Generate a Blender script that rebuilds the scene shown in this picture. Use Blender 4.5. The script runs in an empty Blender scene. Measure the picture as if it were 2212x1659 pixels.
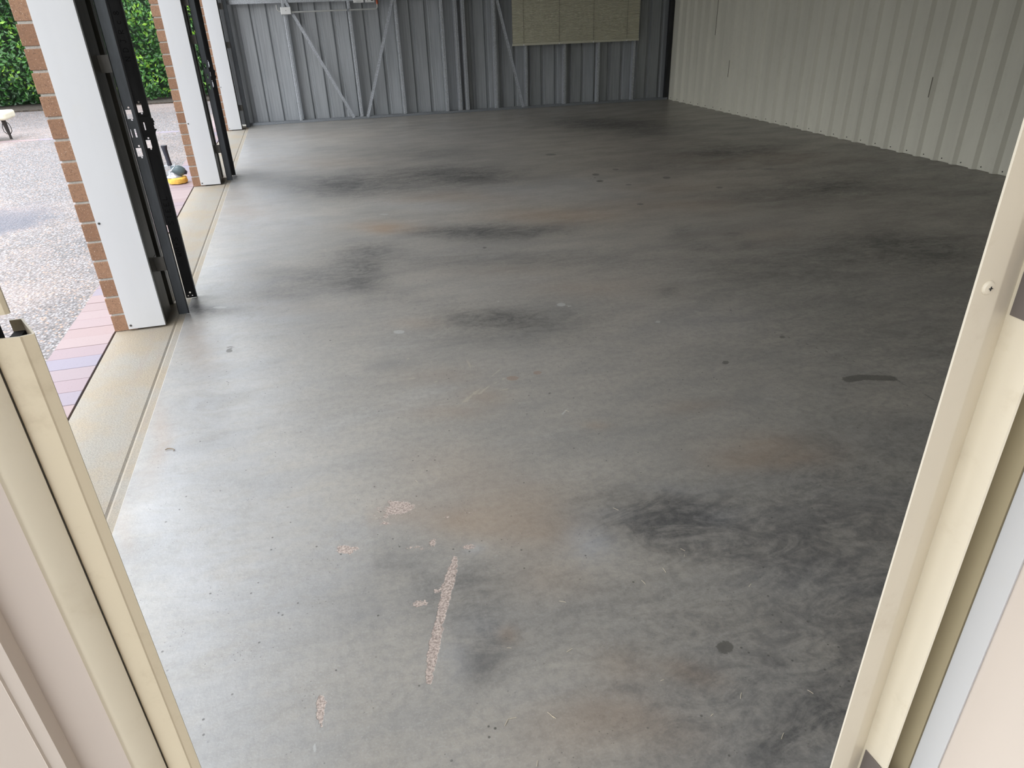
import bpy, bmesh, math, random
import numpy as np
from mathutils import Matrix, Vector
random.seed(7); rng = np.random.default_rng(11)
sc = bpy.context.scene
COL = sc.collection
PI = math.pi

# ---------------------------------------------------------------- camera
F_PX, PITCH, ROLL, YAW, EYE = 1518.63, 0.494137, 0.0330741, 0.2593365, 1.29
cp, sp, cy, sy = math.cos(PITCH), math.sin(PITCH), math.cos(YAW), math.sin(YAW)
fw = Vector((sy*cp, cy*cp, -sp)); rt = Vector((cy, -sy, 0)); dn = fw.cross(rt)
cr, sr = math.cos(ROLL), math.sin(ROLL)
right = cr*rt + sr*dn; down = -sr*rt + cr*dn
cam_d = bpy.data.cameras.new('camera'); cam = bpy.data.objects.new('camera', cam_d); COL.objects.link(cam)
m = Matrix.Identity(4)
for i in range(3):
    m[i][0] = right[i]; m[i][1] = -down[i]; m[i][2] = -fw[i]
m[2][3] = EYE
cam.matrix_world = m
cam_d.sensor_fit = 'HORIZONTAL'; cam_d.sensor_width = 36.0; cam_d.lens = F_PX*36.0/2212.0
cam_d.clip_start = 0.02; cam_d.clip_end = 200
sc.camera = cam

# ---------------------------------------------------------------- daylight
w = bpy.data.worlds.new('world'); sc.world = w; w.use_nodes = True
wn = w.node_tree; wn.nodes.clear()
wo = wn.nodes.new('ShaderNodeOutputWorld'); bg = wn.nodes.new('ShaderNodeBackground')
tc = wn.nodes.new('ShaderNodeTexCoord'); sep = wn.nodes.new('ShaderNodeSeparateXYZ')
rmp = wn.nodes.new('ShaderNodeValToRGB')
rmp.color_ramp.elements[0].position = 0.05; rmp.color_ramp.elements[0].color = (0.30, 0.31, 0.29, 1)
rmp.color_ramp.elements[1].position = 0.90; rmp.color_ramp.elements[1].color = (0.86, 0.93, 1.05, 1)
_e = rmp.color_ramp.elements.new(0.30); _e.color = (0.95, 0.96, 0.96, 1)
wn.links.new(tc.outputs['Generated'], sep.inputs[0]); wn.links.new(sep.outputs['Z'], rmp.inputs[0])
wn.links.new(rmp.outputs[0], bg.inputs[0]); bg.inputs[1].default_value = 2.4
wn.links.new(bg.outputs[0], wo.inputs[0])
sun_d = bpy.data.lights.new('sun', 'SUN'); sun = bpy.data.objects.new('sun', sun_d); COL.objects.link(sun)
sun_d.energy = 0.5; sun_d.angle = math.radians(3.0); sun_d.color = (1.0, 0.96, 0.9)
sd = Vector((0.02, 0.16, -1.0)).normalized()
sun.rotation_euler = sd.to_track_quat('-Z', 'Y').to_euler(); sun.location = (-6, 2, 9)
vs = sc.view_settings
sc.display_settings.display_device = 'sRGB'
vs.view_transform = 'Standard'; vs.look = 'None'; vs.gamma = 1.0; vs.use_curve_mapping = False
vs.exposure = 0.95
try:
    sc.cycles.diffuse_bounces = 6; sc.cycles.max_bounces = 10
except Exception: pass

# ---------------------------------------------------------------- helpers
def lin(c):
    return tuple(((v/255)/12.92 if v/255 <= 0.04045 else ((v/255+0.055)/1.055)**2.4) for v in c)

class N:
    """small node-graph writer"""
    def __init__(s, name):
        s.m = bpy.data.materials.new(name); s.m.use_nodes = True
        s.t = s.m.node_tree; s.t.nodes.clear()
        s.out = s.t.nodes.new('ShaderNodeOutputMaterial'); s.b = s.t.nodes.new('ShaderNodeBsdfPrincipled')
        s.t.links.new(s.b.outputs[0], s.out.inputs[0]); s.pos = None
    def n(s, typ, **kw):
        x = s.t.nodes.new(typ)
        for k, v in kw.items(): setattr(x, k, v)
        return x
    def put(s, sock, v):
        if isinstance(v, bpy.types.NodeSocket): s.t.links.new(v, sock)
        elif isinstance(v, (tuple, list)): sock.default_value = (tuple(v)+(1,))[:len(sock.default_value)]
        else: sock.default_value = v
    def P(s):
        if s.pos is None: s.pos = s.n('ShaderNodeTexCoord').outputs['Object']
        return s.pos
    def mapped(s, scale=(1,1,1), rot=(0,0,0)):
        mp = s.n('ShaderNodeMapping'); s.put(mp.inputs[0], s.P()); mp.inputs['Scale'].default_value = scale; mp.inputs['Rotation'].default_value = rot
        return mp.outputs[0]
    def noise(s, scale, detail=4, rough=.55, vec=None, dist=0, col=False):
        x = s.n('ShaderNodeTexNoise'); s.put(x.inputs['Vector'], vec or s.P())
        x.inputs['Scale'].default_value = scale; x.inputs['Detail'].default_value = detail
        x.inputs['Roughness'].default_value = rough; x.inputs['Distortion'].default_value = dist
        return x.outputs['Color' if col else 'Fac']
    def vor(s, scale, feature='F1', out='Distance', vec=None):
        x = s.n('ShaderNodeTexVoronoi', feature=feature); s.put(x.inputs['Vector'], vec or s.P()); x.inputs['Scale'].default_value = scale
        return x.outputs[out]
    def math(s, op, a, b=0.0, c=None, clamp=False):
        x = s.n('ShaderNodeMath', operation=op, use_clamp=clamp); s.put(x.inputs[0], a); s.put(x.inputs[1], b)
        if c is not None: s.put(x.inputs[2], c)
        return x.outputs[0]
    def step(s, v, lo, hi, o0=0.0, o1=1.0):
        x = s.n('ShaderNodeMapRange', clamp=True, interpolation_type='SMOOTHSTEP'); s.put(x.inputs[0], v)
        s.put(x.inputs[1], lo); s.put(x.inputs[2], hi); s.put(x.inputs[3], o0); s.put(x.inputs[4], o1)
        return x.outputs[0]
    def mix(s, f, a, b, mode='MIX'):
        x = s.n('ShaderNodeMix', data_type='RGBA', blend_type=mode); s.put(x.inputs[0], f); s.put(x.inputs[6], a); s.put(x.inputs[7], b)
        return x.outputs[2]
    def attr(s, name, out='Color'):
        x = s.n('ShaderNodeAttribute'); x.attribute_name = name; return x.outputs[out]
    def split(s, c):
        x = s.n('ShaderNodeSeparateColor'); s.put(x.inputs[0], c); return x.outputs
    def bump(s, h, strength=.3, dist=.01):
        x = s.n('ShaderNodeBump'); s.put(x.inputs['Height'], h); x.inputs['Strength'].default_value = strength; x.inputs['Distance'].default_value = dist
        s.t.links.new(x.outputs[0], s.b.inputs['Normal'])
    def fin(s, col, rough=.5, metal=0.0, spec=None):
        s.put(s.b.inputs['Base Color'], col); s.put(s.b.inputs['Roughness'], rough); s.put(s.b.inputs['Metallic'], metal)
        if spec is not None: s.put(s.b.inputs['Specular IOR Level'], spec)
        return s.m

def paint(name, col, rough=.45, metal=0, var=.06, dirt=0.0, scale=6, dirtcol=(.2,.15,.1), spec=None, stretch=(1,1,.15)):
    g = N(name)
    a = g.noise(scale, 4, .6, g.mapped(stretch))
    c = g.mix(g.step(a, .3, .7), tuple(v*(1-var) for v in col), tuple(min(1, v*(1+var)) for v in col))
    if dirt: c = g.mix(g.math('MULTIPLY', g.step(g.noise(scale*3, 6, .7), .52, .8), dirt), c, dirtcol)
    g.bump(g.noise(90, 2), .05, .002)
    return g.fin(c, rough, metal, spec)

class MB:
    """collects shapes into one mesh"""
    def __init__(s): s.v = []; s.f = []; s.mi = []; s.cur = 0
    def add(s, vs_, fs_):
        o = len(s.v); s.v += [tuple(p) for p in vs_]; s.f += [tuple(i+o for i in q) for q in fs_]; s.mi += [s.cur]*len(fs_)
        return s
    def box(s, x0, x1, y0, y1, z0, z1):
        return s.add([(x0,y0,z0),(x1,y0,z0),(x1,y1,z0),(x0,y1,z0),(x0,y0,z1),(x1,y0,z1),(x1,y1,z1),(x0,y1,z1)],
                     [(0,3,2,1),(4,5,6,7),(0,1,5,4),(1,2,6,5),(2,3,7,6),(3,0,4,7)])
    def strip(s, pts, z0, z1, t=.0012, closed=False, nz=1):
        """thin folded sheet: plan polyline pts extruded in z, real thickness t"""
        P = [Vector(p) for p in pts]; n = len(P); L = []; R = []
        for i in range(n):
            a = P[i]-P[i-1] if (i > 0 or closed) else P[1]-P[0]
            b = P[(i+1) % n]-P[i] if (i < n-1 or closed) else P[-1]-P[-2]
            a = a.normalized(); b = b.normalized()
            na = Vector((-a.y, a.x)); nb = Vector((-b.y, b.x)); nn = na+nb
            if nn.length < 1e-6: nn = na
            nn.normalize(); k = max(.35, nn.dot(na))
            L.append(P[i]+nn*(t/2/k)); R.append(P[i]-nn*(t/2/k))
        ring = L+R[::-1] if not closed else None
        vs_ = []; fs_ = []
        if not closed:
            m_ = len(ring)
            zz = [z0+(z1-z0)*k/nz for k in range(nz+1)]
            for z in zz: vs_ += [(p.x, p.y, z) for p in ring]
            for k in range(nz):
                for i in range(m_):
                    j = (i+1) % m_; fs_.append((k*m_+i, k*m_+j, (k+1)*m_+j, (k+1)*m_+i))
            for i in range(n-1):
                fs_.append((i+1, i, m_-1-i, m_-2-i)); q = nz*m_
                fs_.append((q+i, q+i+1, q+m_-2-i, q+m_-1-i))
        return s.add(vs_, fs_)
    def prism(s, pts, z0, z1):
        n = len(pts)
        a = sum(pts[i][0]*pts[(i+1)%n][1]-pts[(i+1)%n][0]*pts[i][1] for i in range(n))
        if a < 0: pts = pts[::-1]
        return s.add([(p[0],p[1],z0) for p in pts]+[(p[0],p[1],z1) for p in pts],
                     [tuple(range(n))[::-1], tuple(range(n, 2*n))]+[(i,(i+1)%n,(i+1)%n+n,i+n) for i in range(n)])
    def tube(s, pts, r, n=12, cap=True):
        P = [Vector(p) for p in pts]; R = r if isinstance(r, (list, tuple)) else [r]*len(P)
        up = None; rings = []
        for i, p in enumerate(P):
            d = (P[min(i+1, len(P)-1)]-P[max(i-1, 0)]).normalized()
            if up is None: up = d.orthogonal().normalized()
            up = (up-d*up.dot(d)).normalized(); sd_ = d.cross(up)
            rings.append([p+(up*math.cos(2*PI*k/n)+sd_*math.sin(2*PI*k/n))*R[i] for k in range(n)])
        vs_ = [q for r_ in rings for q in r_]
        fs_ = [(i*n+k, i*n+(k+1)%n, (i+1)*n+(k+1)%n, (i+1)*n+k) for i in range(len(P)-1) for k in range(n)]
        if cap: fs_ += [tuple(range(n))[::-1], tuple(range((len(P)-1)*n, len(P)*n))]
        return s.add(vs_, fs_)
    def lathe(s, prof, n=24, org=(0,0,0), axis='Z'):
        vs_ = []
        for r, h in prof:
            for k in range(n):
                a = 2*PI*k/n; x, y = r*math.cos(a), r*math.sin(a)
                p = {'Z': (x, y, h), 'Y': (x, h, y), 'X': (h, x, y)}[axis]
                vs_.append((org[0]+p[0], org[1]+p[1], org[2]+p[2]))
        m_ = len(prof)
        fs_ = [(i*n+k, i*n+(k+1)%n, (i+1)*n+(k+1)%n, (i+1)*n+k) for i in range(m_-1) for k in range(n)]
        fs_ += [tuple(range(n))[::-1], tuple(range((m_-1)*n, m_*n))]
        return s.add(vs_, fs_)
    def sheet(s, plan, z0, z1):  # single-sided grid of plan polyline (kept for solidify)
        n = len(plan)
        return s.add([(p[0],p[1],z0) for p in plan]+[(p[0],p[1],z1) for p in plan], [(i,i+1,i+1+n,i+n) for i in range(n-1)])
    def build(s, name, mat, parent=None, bevel=0, smooth=False, seg=2, loc=None):
        me = bpy.data.meshes.new(name); me.from_pydata(s.v, [], s.f); me.update()
        for mt in (mat if isinstance(mat, (list, tuple)) else [mat]): me.materials.append(mt)
        me.polygons.foreach_set('material_index', s.mi)
        bm = bmesh.new(); bm.from_mesh(me); bmesh.ops.recalc_face_normals(bm, faces=bm.faces); bm.to_mesh(me); bm.free()
        if smooth:
            me.polygons.foreach_set('use_smooth', [True]*len(me.polygons))
            try: me.set_sharp_from_angle(angle=math.radians(35))
            except Exception: pass
        o = bpy.data.objects.new(name, me); COL.objects.link(o)
        if parent: o.parent = parent
        if loc: o.location = loc
        if bevel:
            b = o.modifiers.new('bevel', 'BEVEL'); b.width = bevel; b.segments = seg; b.limit_method = 'ANGLE'; b.angle_limit = math.radians(40)
        return o
def tag(o, label=None, cat=None, group=None, kind=None):
    if label: o['label'] = label
    if cat: o['category'] = cat
    if group: o['group'] = group
    if kind: o['kind'] = kind
    return o
def empty(name, loc=(0,0,0), rz=0):
    o = bpy.data.objects.new(name, None); COL.objects.link(o); o.location = loc; o.rotation_euler = (0,0,rz); o.empty_display_size = .1
    return o
def copy_tree(o, parent=None):
    c = o.copy(); COL.objects.link(c)
    if parent: c.parent = parent
    for ch in list(o.children): copy_tree(ch, c)
    return c

# ---------------------------------------------------------------- marks and painted light falloff on the slab (kind, centre, two half-axes, strength), metres
STAINS_AND_FALLOFF = [('D', 1.5, 0.75, 0.85, 0.0, 0.0, 0.80, 0.80),  # broad dark rows also put the slab's light falloff into its colour
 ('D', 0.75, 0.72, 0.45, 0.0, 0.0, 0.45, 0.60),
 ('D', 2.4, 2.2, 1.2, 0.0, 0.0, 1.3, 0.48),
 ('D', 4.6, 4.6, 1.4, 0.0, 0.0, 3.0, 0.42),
 ('W', 3.5, 5.0, 1.8, 0.0, 0.0, 3.0, 0.22),
 ('P', -0.45, 2.5, 0.35, 0.0, 0.0, 3.5, 0.55),  # broad pale rows paint daylight along the slab edge at the openings
 ('P', -0.40, 7.5, 0.5, 0.0, 0.0, 2.5, 0.5),
 ('D', 3.573, 8.226, 0.635, -0.33, -0.231, -0.54, 0.9),
 ('D', 3.258, 8.644, 0.306, -0.16, -0.136, -0.364, 0.5),
 ('D', 3.664, 7.529, 0.273, -0.137, -0.165, -0.347, 0.5),
 ('D', -0.355, 10.542, 0.364, -0.191, 0.004, -0.383, 0.0),
 ('D', 1.1, 6.213, 0.721, -0.317, -0.096, -0.496, 0.85),
 ('D', 1.28, 6.093, 0.337, -0.147, -0.074, -0.333, 0.6),
 ('D', 0.52, 6.072, 0.406, -0.174, -0.044, -0.394, 0.55),
 ('D', 0.144, 6.159, 0.409, -0.175, -0.025, -0.471, 0.6),
 ('D', 0.302, 6.223, 0.188, -0.081, -0.023, -0.296, 0.5),
 ('D', -0.155, 6.325, 0.341, -0.146, -0.004, -0.413, 0.3),
 ('D', -0.467, 6.653, 0.237, -0.103, 0.011, -0.325, 0.3),
 ('D', 0.862, 7.468, 0.667, -0.311, -0.063, -0.472, 0.3),
 ('D', 1.302, 7.262, 0.435, -0.203, -0.068, -0.354, 0.3),
 ('D', 0.989, 4.371, 0.366, -0.144, -0.045, -0.185, 0.8),
 ('D', 0.812, 4.406, 0.226, -0.089, -0.03, -0.145, 0.5),
 ('D', 1.318, 4.32, 0.282, -0.111, -0.045, -0.144, 0.5),
 ('D', 0.204, 4.227, 0.241, -0.093, -0.021, -0.243, 0.5),
 ('D', 0.21, 3.995, 0.153, -0.058, -0.027, -0.29, 0.75),
 ('D', 0.017, 3.817, 0.294, -0.109, -0.011, -0.202, 0.4),
 ('D', -0.13, 3.871, 0.271, -0.101, -0.005, -0.237, 0.3),
 ('D', -0.381, 4.046, 0.228, -0.085, 0.008, -0.252, 0.22),
 ('D', -0.275, 3.662, 0.164, -0.06, 0.001, -0.128, 0.4),
 ('D', 0.156, 3.672, 0.143, -0.053, -0.009, -0.103, 0.5),
 ('D', 0.297, 3.418, 0.226, -0.082, -0.019, -0.145, 0.2),
 ('D', 0.741, 2.93, 0.244, -0.087, -0.046, -0.169, 0.75),
 ('D', 0.789, 2.983, 0.124, -0.045, -0.03, -0.109, 0.35),
 ('D', 0.543, 2.983, 0.164, -0.058, -0.025, -0.118, 0.35),
 ('D', 0.52, 2.774, 0.271, -0.095, -0.019, -0.086, 0.25),
 ('D', 0.977, 2.857, 0.202, -0.072, -0.071, -0.207, 0.35),
 ('D', 3.758, 6.116, 0.424, -0.198, -0.167, -0.284, 0.9),
 ('D', 4.222, 6.218, 0.235, -0.112, -0.137, -0.212, 0.4),
 ('D', 3.006, 5.859, 0.554, -0.25, -0.146, -0.295, 0.35),
 ('D', 3.72, 4.578, 0.371, -0.158, -0.19, -0.252, 0.8),
 ('D', 3.985, 4.549, 0.185, -0.08, -0.143, -0.176, 0.5),
 ('D', 3.12, 4.514, 0.424, -0.178, -0.14, -0.216, 0.35),
 ('D', 3.242, 3.201, 0.429, -0.166, -0.216, -0.241, 0.8),
 ('D', 3.243, 2.932, 0.202, -0.077, -0.18, -0.186, 0.5),
 ('D', 2.176, 3.925, 0.08, -0.032, -0.067, -0.128, 0.35),
 ('D', 2.391, 3.764, 0.068, -0.027, -0.041, -0.069, 0.55),
 ('D', 2.366, 3.54, 0.09, -0.035, -0.048, -0.078, 0.5),
 ('D', 2.116, 3.637, 0.101, -0.039, -0.062, -0.113, 0.5),
 ('D', 1.61, 3.042, 0.074, -0.027, -0.035, -0.071, 0.45),
 ('D', 2.236, 3.147, 0.364, -0.137, -0.152, -0.234, 0.4),
 ('D', 2.696, 3.14, 0.323, -0.123, -0.205, -0.267, 0.3),
 ('D', 0.83, 1.439, 0.189, -0.061, -0.058, -0.115, 0.75),
 ('D', 0.926, 1.453, 0.128, -0.041, -0.053, -0.098, 0.5),
 ('D', 0.725, 1.495, 0.128, -0.041, -0.053, -0.119, 0.3),
 ('D', 0.799, 1.323, 0.131, -0.042, -0.035, -0.068, 0.5),
 ('D', 0.72, 1.389, 0.073, -0.023, -0.025, -0.054, 0.4),
 ('D', 0.976, 1.287, 0.167, -0.053, -0.063, -0.101, 0.3),
 ('D', 0.251, 1.313, 0.101, -0.032, -0.019, -0.079, 0.45),
 ('D', 0.193, 1.218, 0.117, -0.037, -0.026, -0.115, 0.35),
 ('D', 0.223, 1.108, 0.071, -0.022, -0.019, -0.077, 0.5),
 ('D', 0.166, 1.046, 0.058, -0.018, -0.014, -0.059, 0.5),
 ('D', 0.077, 1.42, 0.151, -0.048, -0.013, -0.086, 0.3),
 ('D', -0.027, 1.334, 0.177, -0.055, -0.011, -0.109, 0.2),
 ('D', 0.75, 0.75, 0.159, -0.049, -0.056, -0.081, 0.5),
 ('D', 0.858, 0.809, 0.111, -0.034, -0.058, -0.079, 0.4),
 ('D', 0.443, 1.125, 0.147, -0.046, -0.045, -0.121, 0.15),
 ('D', -0.608, 3.56, 0.135, -0.049, 0.007, -0.08, 0.7),
 ('D', -0.696, 3.612, 0.091, -0.033, 0.01, -0.095, 0.8),
 ('D', -0.719, 6.969, 0.123, -0.054, 0.011, -0.175, 0.6),
 ('D', -0.563, 7.073, 0.125, -0.055, 0.007, -0.158, 0.4),
 ('D', 1.084, 1.193, 0.15, -0.048, -0.111, -0.157, 0.4),
 ('D', 1.348, 1.387, 0.167, -0.054, -0.18, -0.234, 0.3),
 ('D', 1.482, 3.601, 0.392, -0.149, -0.074, -0.185, 0.25),
 ('D', 1.011, 3.78, 0.452, -0.172, -0.054, -0.194, 0.3),
 ('D', 0.58, 3.944, 0.256, -0.097, -0.03, -0.17, 0.2),
 ('W', 0.434, 4.73, 0.238, -0.094, -0.017, -0.138, 0.8),
 ('W', 0.395, 4.662, 0.117, -0.046, -0.01, -0.089, 0.6),
 ('W', 1.082, 5.367, 0.536, -0.224, -0.045, -0.206, 0.35),
 ('W', 1.509, 4.612, 0.477, -0.193, -0.053, -0.162, 0.4),
 ('W', 1.667, 4.484, 0.351, -0.141, -0.074, -0.2, 0.35),
 ('W', 2.412, 4.586, 0.484, -0.2, -0.096, -0.191, 0.4),
 ('W', 2.639, 5.039, 0.392, -0.167, -0.071, -0.141, 0.3),
 ('W', 3.977, 5.765, 0.737, -0.339, -0.17, -0.26, 0.4),
 ('W', 0.117, 7.285, 0.648, -0.294, -0.013, -0.293, 0.25),
 ('W', -0.126, 9.239, 0.805, -0.401, -0.004, -0.376, 0.2),
 ('W', 0.721, 5.361, 0.199, -0.083, -0.018, -0.115, 0.3),
 ('W', 0.319, 1.851, 0.213, -0.07, -0.033, -0.153, 0.25),
 ('W', 0.449, 1.608, 0.183, -0.059, -0.038, -0.128, 0.5),
 ('W', 0.311, 1.562, 0.126, -0.041, -0.019, -0.08, 0.5),
 ('W', 0.469, 1.449, 0.122, -0.039, -0.03, -0.093, 0.45),
 ('W', 1.283, 1.646, 0.17, -0.056, -0.047, -0.072, 0.5),
 ('W', 1.333, 1.545, 0.164, -0.054, -0.041, -0.057, 0.45),
 ('W', 1.176, 1.611, 0.111, -0.036, -0.028, -0.046, 0.3),
 ('W', 0.859, 1.958, 0.052, -0.017, -0.01, -0.023, 0.4),
 ('W', 1.203, 1.962, 0.094, -0.032, -0.026, -0.048, 0.25),
 ('W', 0.267, 1.108, 0.03, -0.009, -0.008, -0.028, 0.6),
 ('W', 0.465, 0.929, 0.076, -0.023, -0.023, -0.054, 0.4),
 ('W', 0.595, 0.908, 0.047, -0.015, -0.017, -0.032, 0.5),
 ('W', 0.334, 0.834, 0.14, -0.043, -0.021, -0.056, 0.4),
 ('W', 0.422, 0.787, 0.104, -0.031, -0.024, -0.054, 0.35),
 ('W', 0.43, 1.256, 0.1, -0.032, -0.031, -0.092, 0.3),
 ('W', 1.293, 3.194, 0.311, -0.115, -0.049, -0.125, 0.25),
 ('W', 2.621, 3.643, 0.256, -0.1, -0.088, -0.133, 0.25),
 ('W', 0.957, 3.587, 0.384, -0.144, -0.029, -0.104, 0.15),
 ('W', 0.329, 3.003, 0.122, -0.043, -0.01, -0.064, 0.25),
 ('W', 0.379, 2.475, 0.211, -0.073, -0.015, -0.079, 0.2),
 ('W', 0.363, 2.21, 0.146, -0.049, -0.014, -0.066, 0.3),
 ('W', 0.517, 2.268, 0.1, -0.034, -0.014, -0.056, 0.35),
 ('W', -0.63, 3.152, 0.053, -0.018, 0.035, -0.326, 0.5),
 ('W', -0.673, 2.293, 0.037, -0.012, 0.044, -0.291, 0.55),
 ('W', -0.669, 1.855, 0.031, -0.01, 0.024, -0.139, 0.45),
 ('W', -0.668, 6.184, 0.147, -0.062, 0.018, -0.282, 0.35),
 ('W', -0.53, 5.578, 0.202, -0.082, 0.012, -0.235, 0.4),
 ('W', 0.101, 1.674, 0.117, -0.038, -0.012, -0.086, 0.35),
 ('W', -0.229, 3.475, 0.269, -0.097, 0.0, -0.131, 0.1),
 ('P', 0.699, 5.22, 0.39, -0.16, -0.03, -0.193, 0.35),
 ('P', -0.293, 5.143, 0.471, -0.188, 0.003, -0.257, 0.3),
 ('P', 2.072, 5.37, 0.409, -0.175, -0.117, -0.307, 0.35),
 ('P', 1.544, 5.42, 0.306, -0.13, -0.071, -0.244, 0.3),
 ('P', 1.838, 5.05, 0.516, -0.216, -0.079, -0.219, 0.25),
 ('P', 0.588, 1.371, 0.06, -0.019, -0.032, -0.08, 0.8),
 ('P', 0.691, 1.484, 0.076, -0.024, -0.017, -0.039, 0.35),
 ('P', 0.966, 1.418, 0.076, -0.024, -0.017, -0.03, 0.5),
 ('P', 0.917, 1.552, 0.119, -0.039, -0.015, -0.03, 0.3),
 ('P', -0.573, 1.986, 0.056, -0.018, 0.041, -0.314, 0.4),
 ('P', -0.46, 1.554, 0.07, -0.022, 0.023, -0.221, 0.35),
 ('P', -0.591, 4.209, 0.13, -0.049, 0.02, -0.267, 0.6),
 ('P', -0.615, 3.896, 0.097, -0.036, 0.013, -0.155, 0.5),
 ('P', -0.422, 3.357, 0.194, -0.069, 0.002, -0.049, 0.5),
 ('P', -0.544, 3.59, 0.091, -0.033, 0.003, -0.041, 0.8),
 ('P', -0.364, 3.557, 0.136, -0.049, 0.001, -0.034, 0.6),
 ('P', -0.529, 3.117, 0.121, -0.042, 0.022, -0.268, 0.3),
 ('P', -0.597, 1.876, 0.04, -0.013, 0.021, -0.142, 0.3),
 ('P', -0.303, 6.031, 0.181, -0.076, 0.006, -0.515, 0.3),
 ('P', -0.488, 2.609, 0.105, -0.036, 0.019, -0.241, 0.25),
 ('P', 0.305, 1.432, 0.024, -0.008, -0.006, -0.025, 0.6),
 ('P', 0.122, 1.085, 0.049, -0.015, -0.012, -0.061, 0.45),
 ('P', 0.212, 1.153, 0.062, -0.019, -0.01, -0.04, 0.35),
 ('P', 1.665, 2.555, 0.308, -0.11, -0.108, -0.183, 0.2),
 ('P', 0.999, 1.111, 0.132, -0.042, -0.039, -0.057, 0.2),
 ('P', 0.759, 0.674, 0.034, -0.01, -0.024, -0.033, 0.4),
 ('P', -0.706, 8.199, 0.191, -0.089, 0.049, -0.896, 0.4),
 ('P', -0.13, 1.541, 0.241, -0.076, -0.01, -0.227, 0.2),
 ('C', 0.091, 1.684, 0.044, -0.014, -0.005, -0.035, 1),
 ('C', 0.059, 1.665, 0.078, -0.025, -0.007, -0.055, 0.55),
 ('C', 0.119, 1.703, 0.053, -0.017, -0.005, -0.031, 0.5),
 ('C', 0.048, 1.625, 0.03, -0.01, -0.002, -0.021, 0.7),
 ('C', 0.28, 1.605, 0.033, -0.011, -0.004, -0.017, 0.6),
 ('C', 0.217, 1.597, 0.018, -0.006, -0.002, -0.012, 0.7),
 ('C', -0.071, 1.547, 0.029, -0.009, -0.001, -0.021, 1),
 ('C', 0.114, 1.496, 0.036, -0.012, -0.002, -0.013, 0.7),
 ('C', 0.16, 1.503, 0.01, -0.003, -0.003, -0.017, 1),
 ('C', 0.249, 1.457, 0.017, -0.005, -0.003, -0.013, 0.9),
 ('C', 0.161, 1.477, 0.048, -0.015, -0.003, -0.018, 0.5),
 ('C', 0.09, 1.289, 0.028, -0.009, -0.002, -0.014, 0.85),
 ('C', 0.139, 1.323, 0.01, -0.003, -0.003, -0.016, 0.9),
 ('C', 0.159, 1.3, 0.013, -0.004, -0.004, -0.022, 0.9),
 ('C', -0.157, 1.078, 0.009, -0.003, -0.001, -0.02, 1.1),
 ('C', 0.31, 1.449, 0.036, -0.012, -0.006, -0.022, 0.5),
 ('C', 0.253, 1.487, 0.019, -0.006, -0.002, -0.011, 0.6),
 ('S', 2.311, 5.701, 0.029, -0.013, -0.016, -0.039, 1),
 ('S', 2.257, 5.586, 0.014, -0.006, -0.01, -0.025, 0.8),
 ('S', 2.25, 5.456, 0.028, -0.012, -0.015, -0.036, 1),
 ('S', 2.546, 5.824, 0.026, -0.011, -0.014, -0.032, 1),
 ('S', 2.796, 5.351, 0.031, -0.013, -0.018, -0.036, 1),
 ('S', 2.409, 5.243, 0.03, -0.013, -0.013, -0.03, 0.8),
 ('S', 3.008, 4.882, 0.032, -0.014, -0.02, -0.034, 0.8),
 ('S', 2.233, 4.646, 0.024, -0.01, -0.011, -0.024, 1),
 ('S', 3.887, 5.352, 0.104, -0.047, -0.067, -0.098, 0.5),
 ('S', 3.823, 5.601, 0.144, -0.065, -0.068, -0.105, 0.5),
 ('S', 3.729, 5.318, 0.138, -0.062, -0.064, -0.096, 0.6),
 ('S', 3.52, 5.411, 0.105, -0.047, -0.03, -0.049, 0.6),
 ('S', 4.17, 5.558, 0.108, -0.049, -0.062, -0.088, 0.5),
 ('S', 3.929, 4.856, 0.026, -0.011, -0.016, -0.021, 0.8),
 ('S', 0.93, 4.046, 0.013, -0.005, -0.004, -0.018, 1),
 ('S', 0.497, 3.584, 0.009, -0.004, -0.002, -0.011, 0.9),
 ('S', -0.469, 3.045, 0.024, -0.008, 0.001, -0.015, 0.8),
 ('S', -0.472, 3.006, 0.014, -0.005, 0.001, -0.02, 1),
 ('S', -0.039, 2.971, 0.014, -0.005, -0.001, -0.015, 0.7),
 ('S', 1.478, 2.212, 0.014, -0.005, -0.009, -0.015, 1),
 ('S', 0.73, 0.953, 0.018, -0.006, -0.01, -0.016, 1),
 ('S', 0.908, 1.269, 0.024, -0.007, -0.009, -0.015, 0.5),
 ('S', 0.732, 2.199, 0.008, -0.003, -0.003, -0.01, 1),
 ('S', 0.798, 1.385, 0.012, -0.004, -0.007, -0.014, 0.5),
 ('S', 0.67, 1.132, 0.011, -0.003, -0.005, -0.01, 0.6),
 ('S', 0.756, 1.377, 0.022, -0.007, -0.01, -0.021, 0.6),
 ('S', 0.395, 0.947, 0.008, -0.002, -0.004, -0.01, 0.7),
 ('S', 0.498, 0.923, 0.005, -0.001, -0.002, -0.004, 0.7),
 ('S', 1.014, 1.107, 0.007, -0.002, -0.004, -0.006, 0.7),
 ('S', 1.832, 2.348, 0.013, -0.005, -0.008, -0.012, 1),
 ('S', 0.817, 0.917, 0.006, -0.002, -0.004, -0.006, 0.5),
 ('S', 0.855, 0.868, 0.008, -0.002, -0.004, -0.005, 0.6),
 ('S', 0.944, 2.575, 0.006, -0.002, -0.002, -0.007, 0.8),
 ('S', 0.202, 2.752, 0.004, -0.001, -0.001, -0.006, 0.9),
 ('S', -0.307, 1.177, 0.002, -0.001, 0.0, -0.003, 1),
 ('S', -0.425, 1.157, 0.003, -0.001, 0.0, -0.003, 1),
 ('S', -0.69, 2.547, 0.005, -0.002, 0.001, -0.009, 0.9),
 ('S', 0.759, 0.789, 0.007, -0.002, -0.002, -0.003, 0.7),
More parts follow.
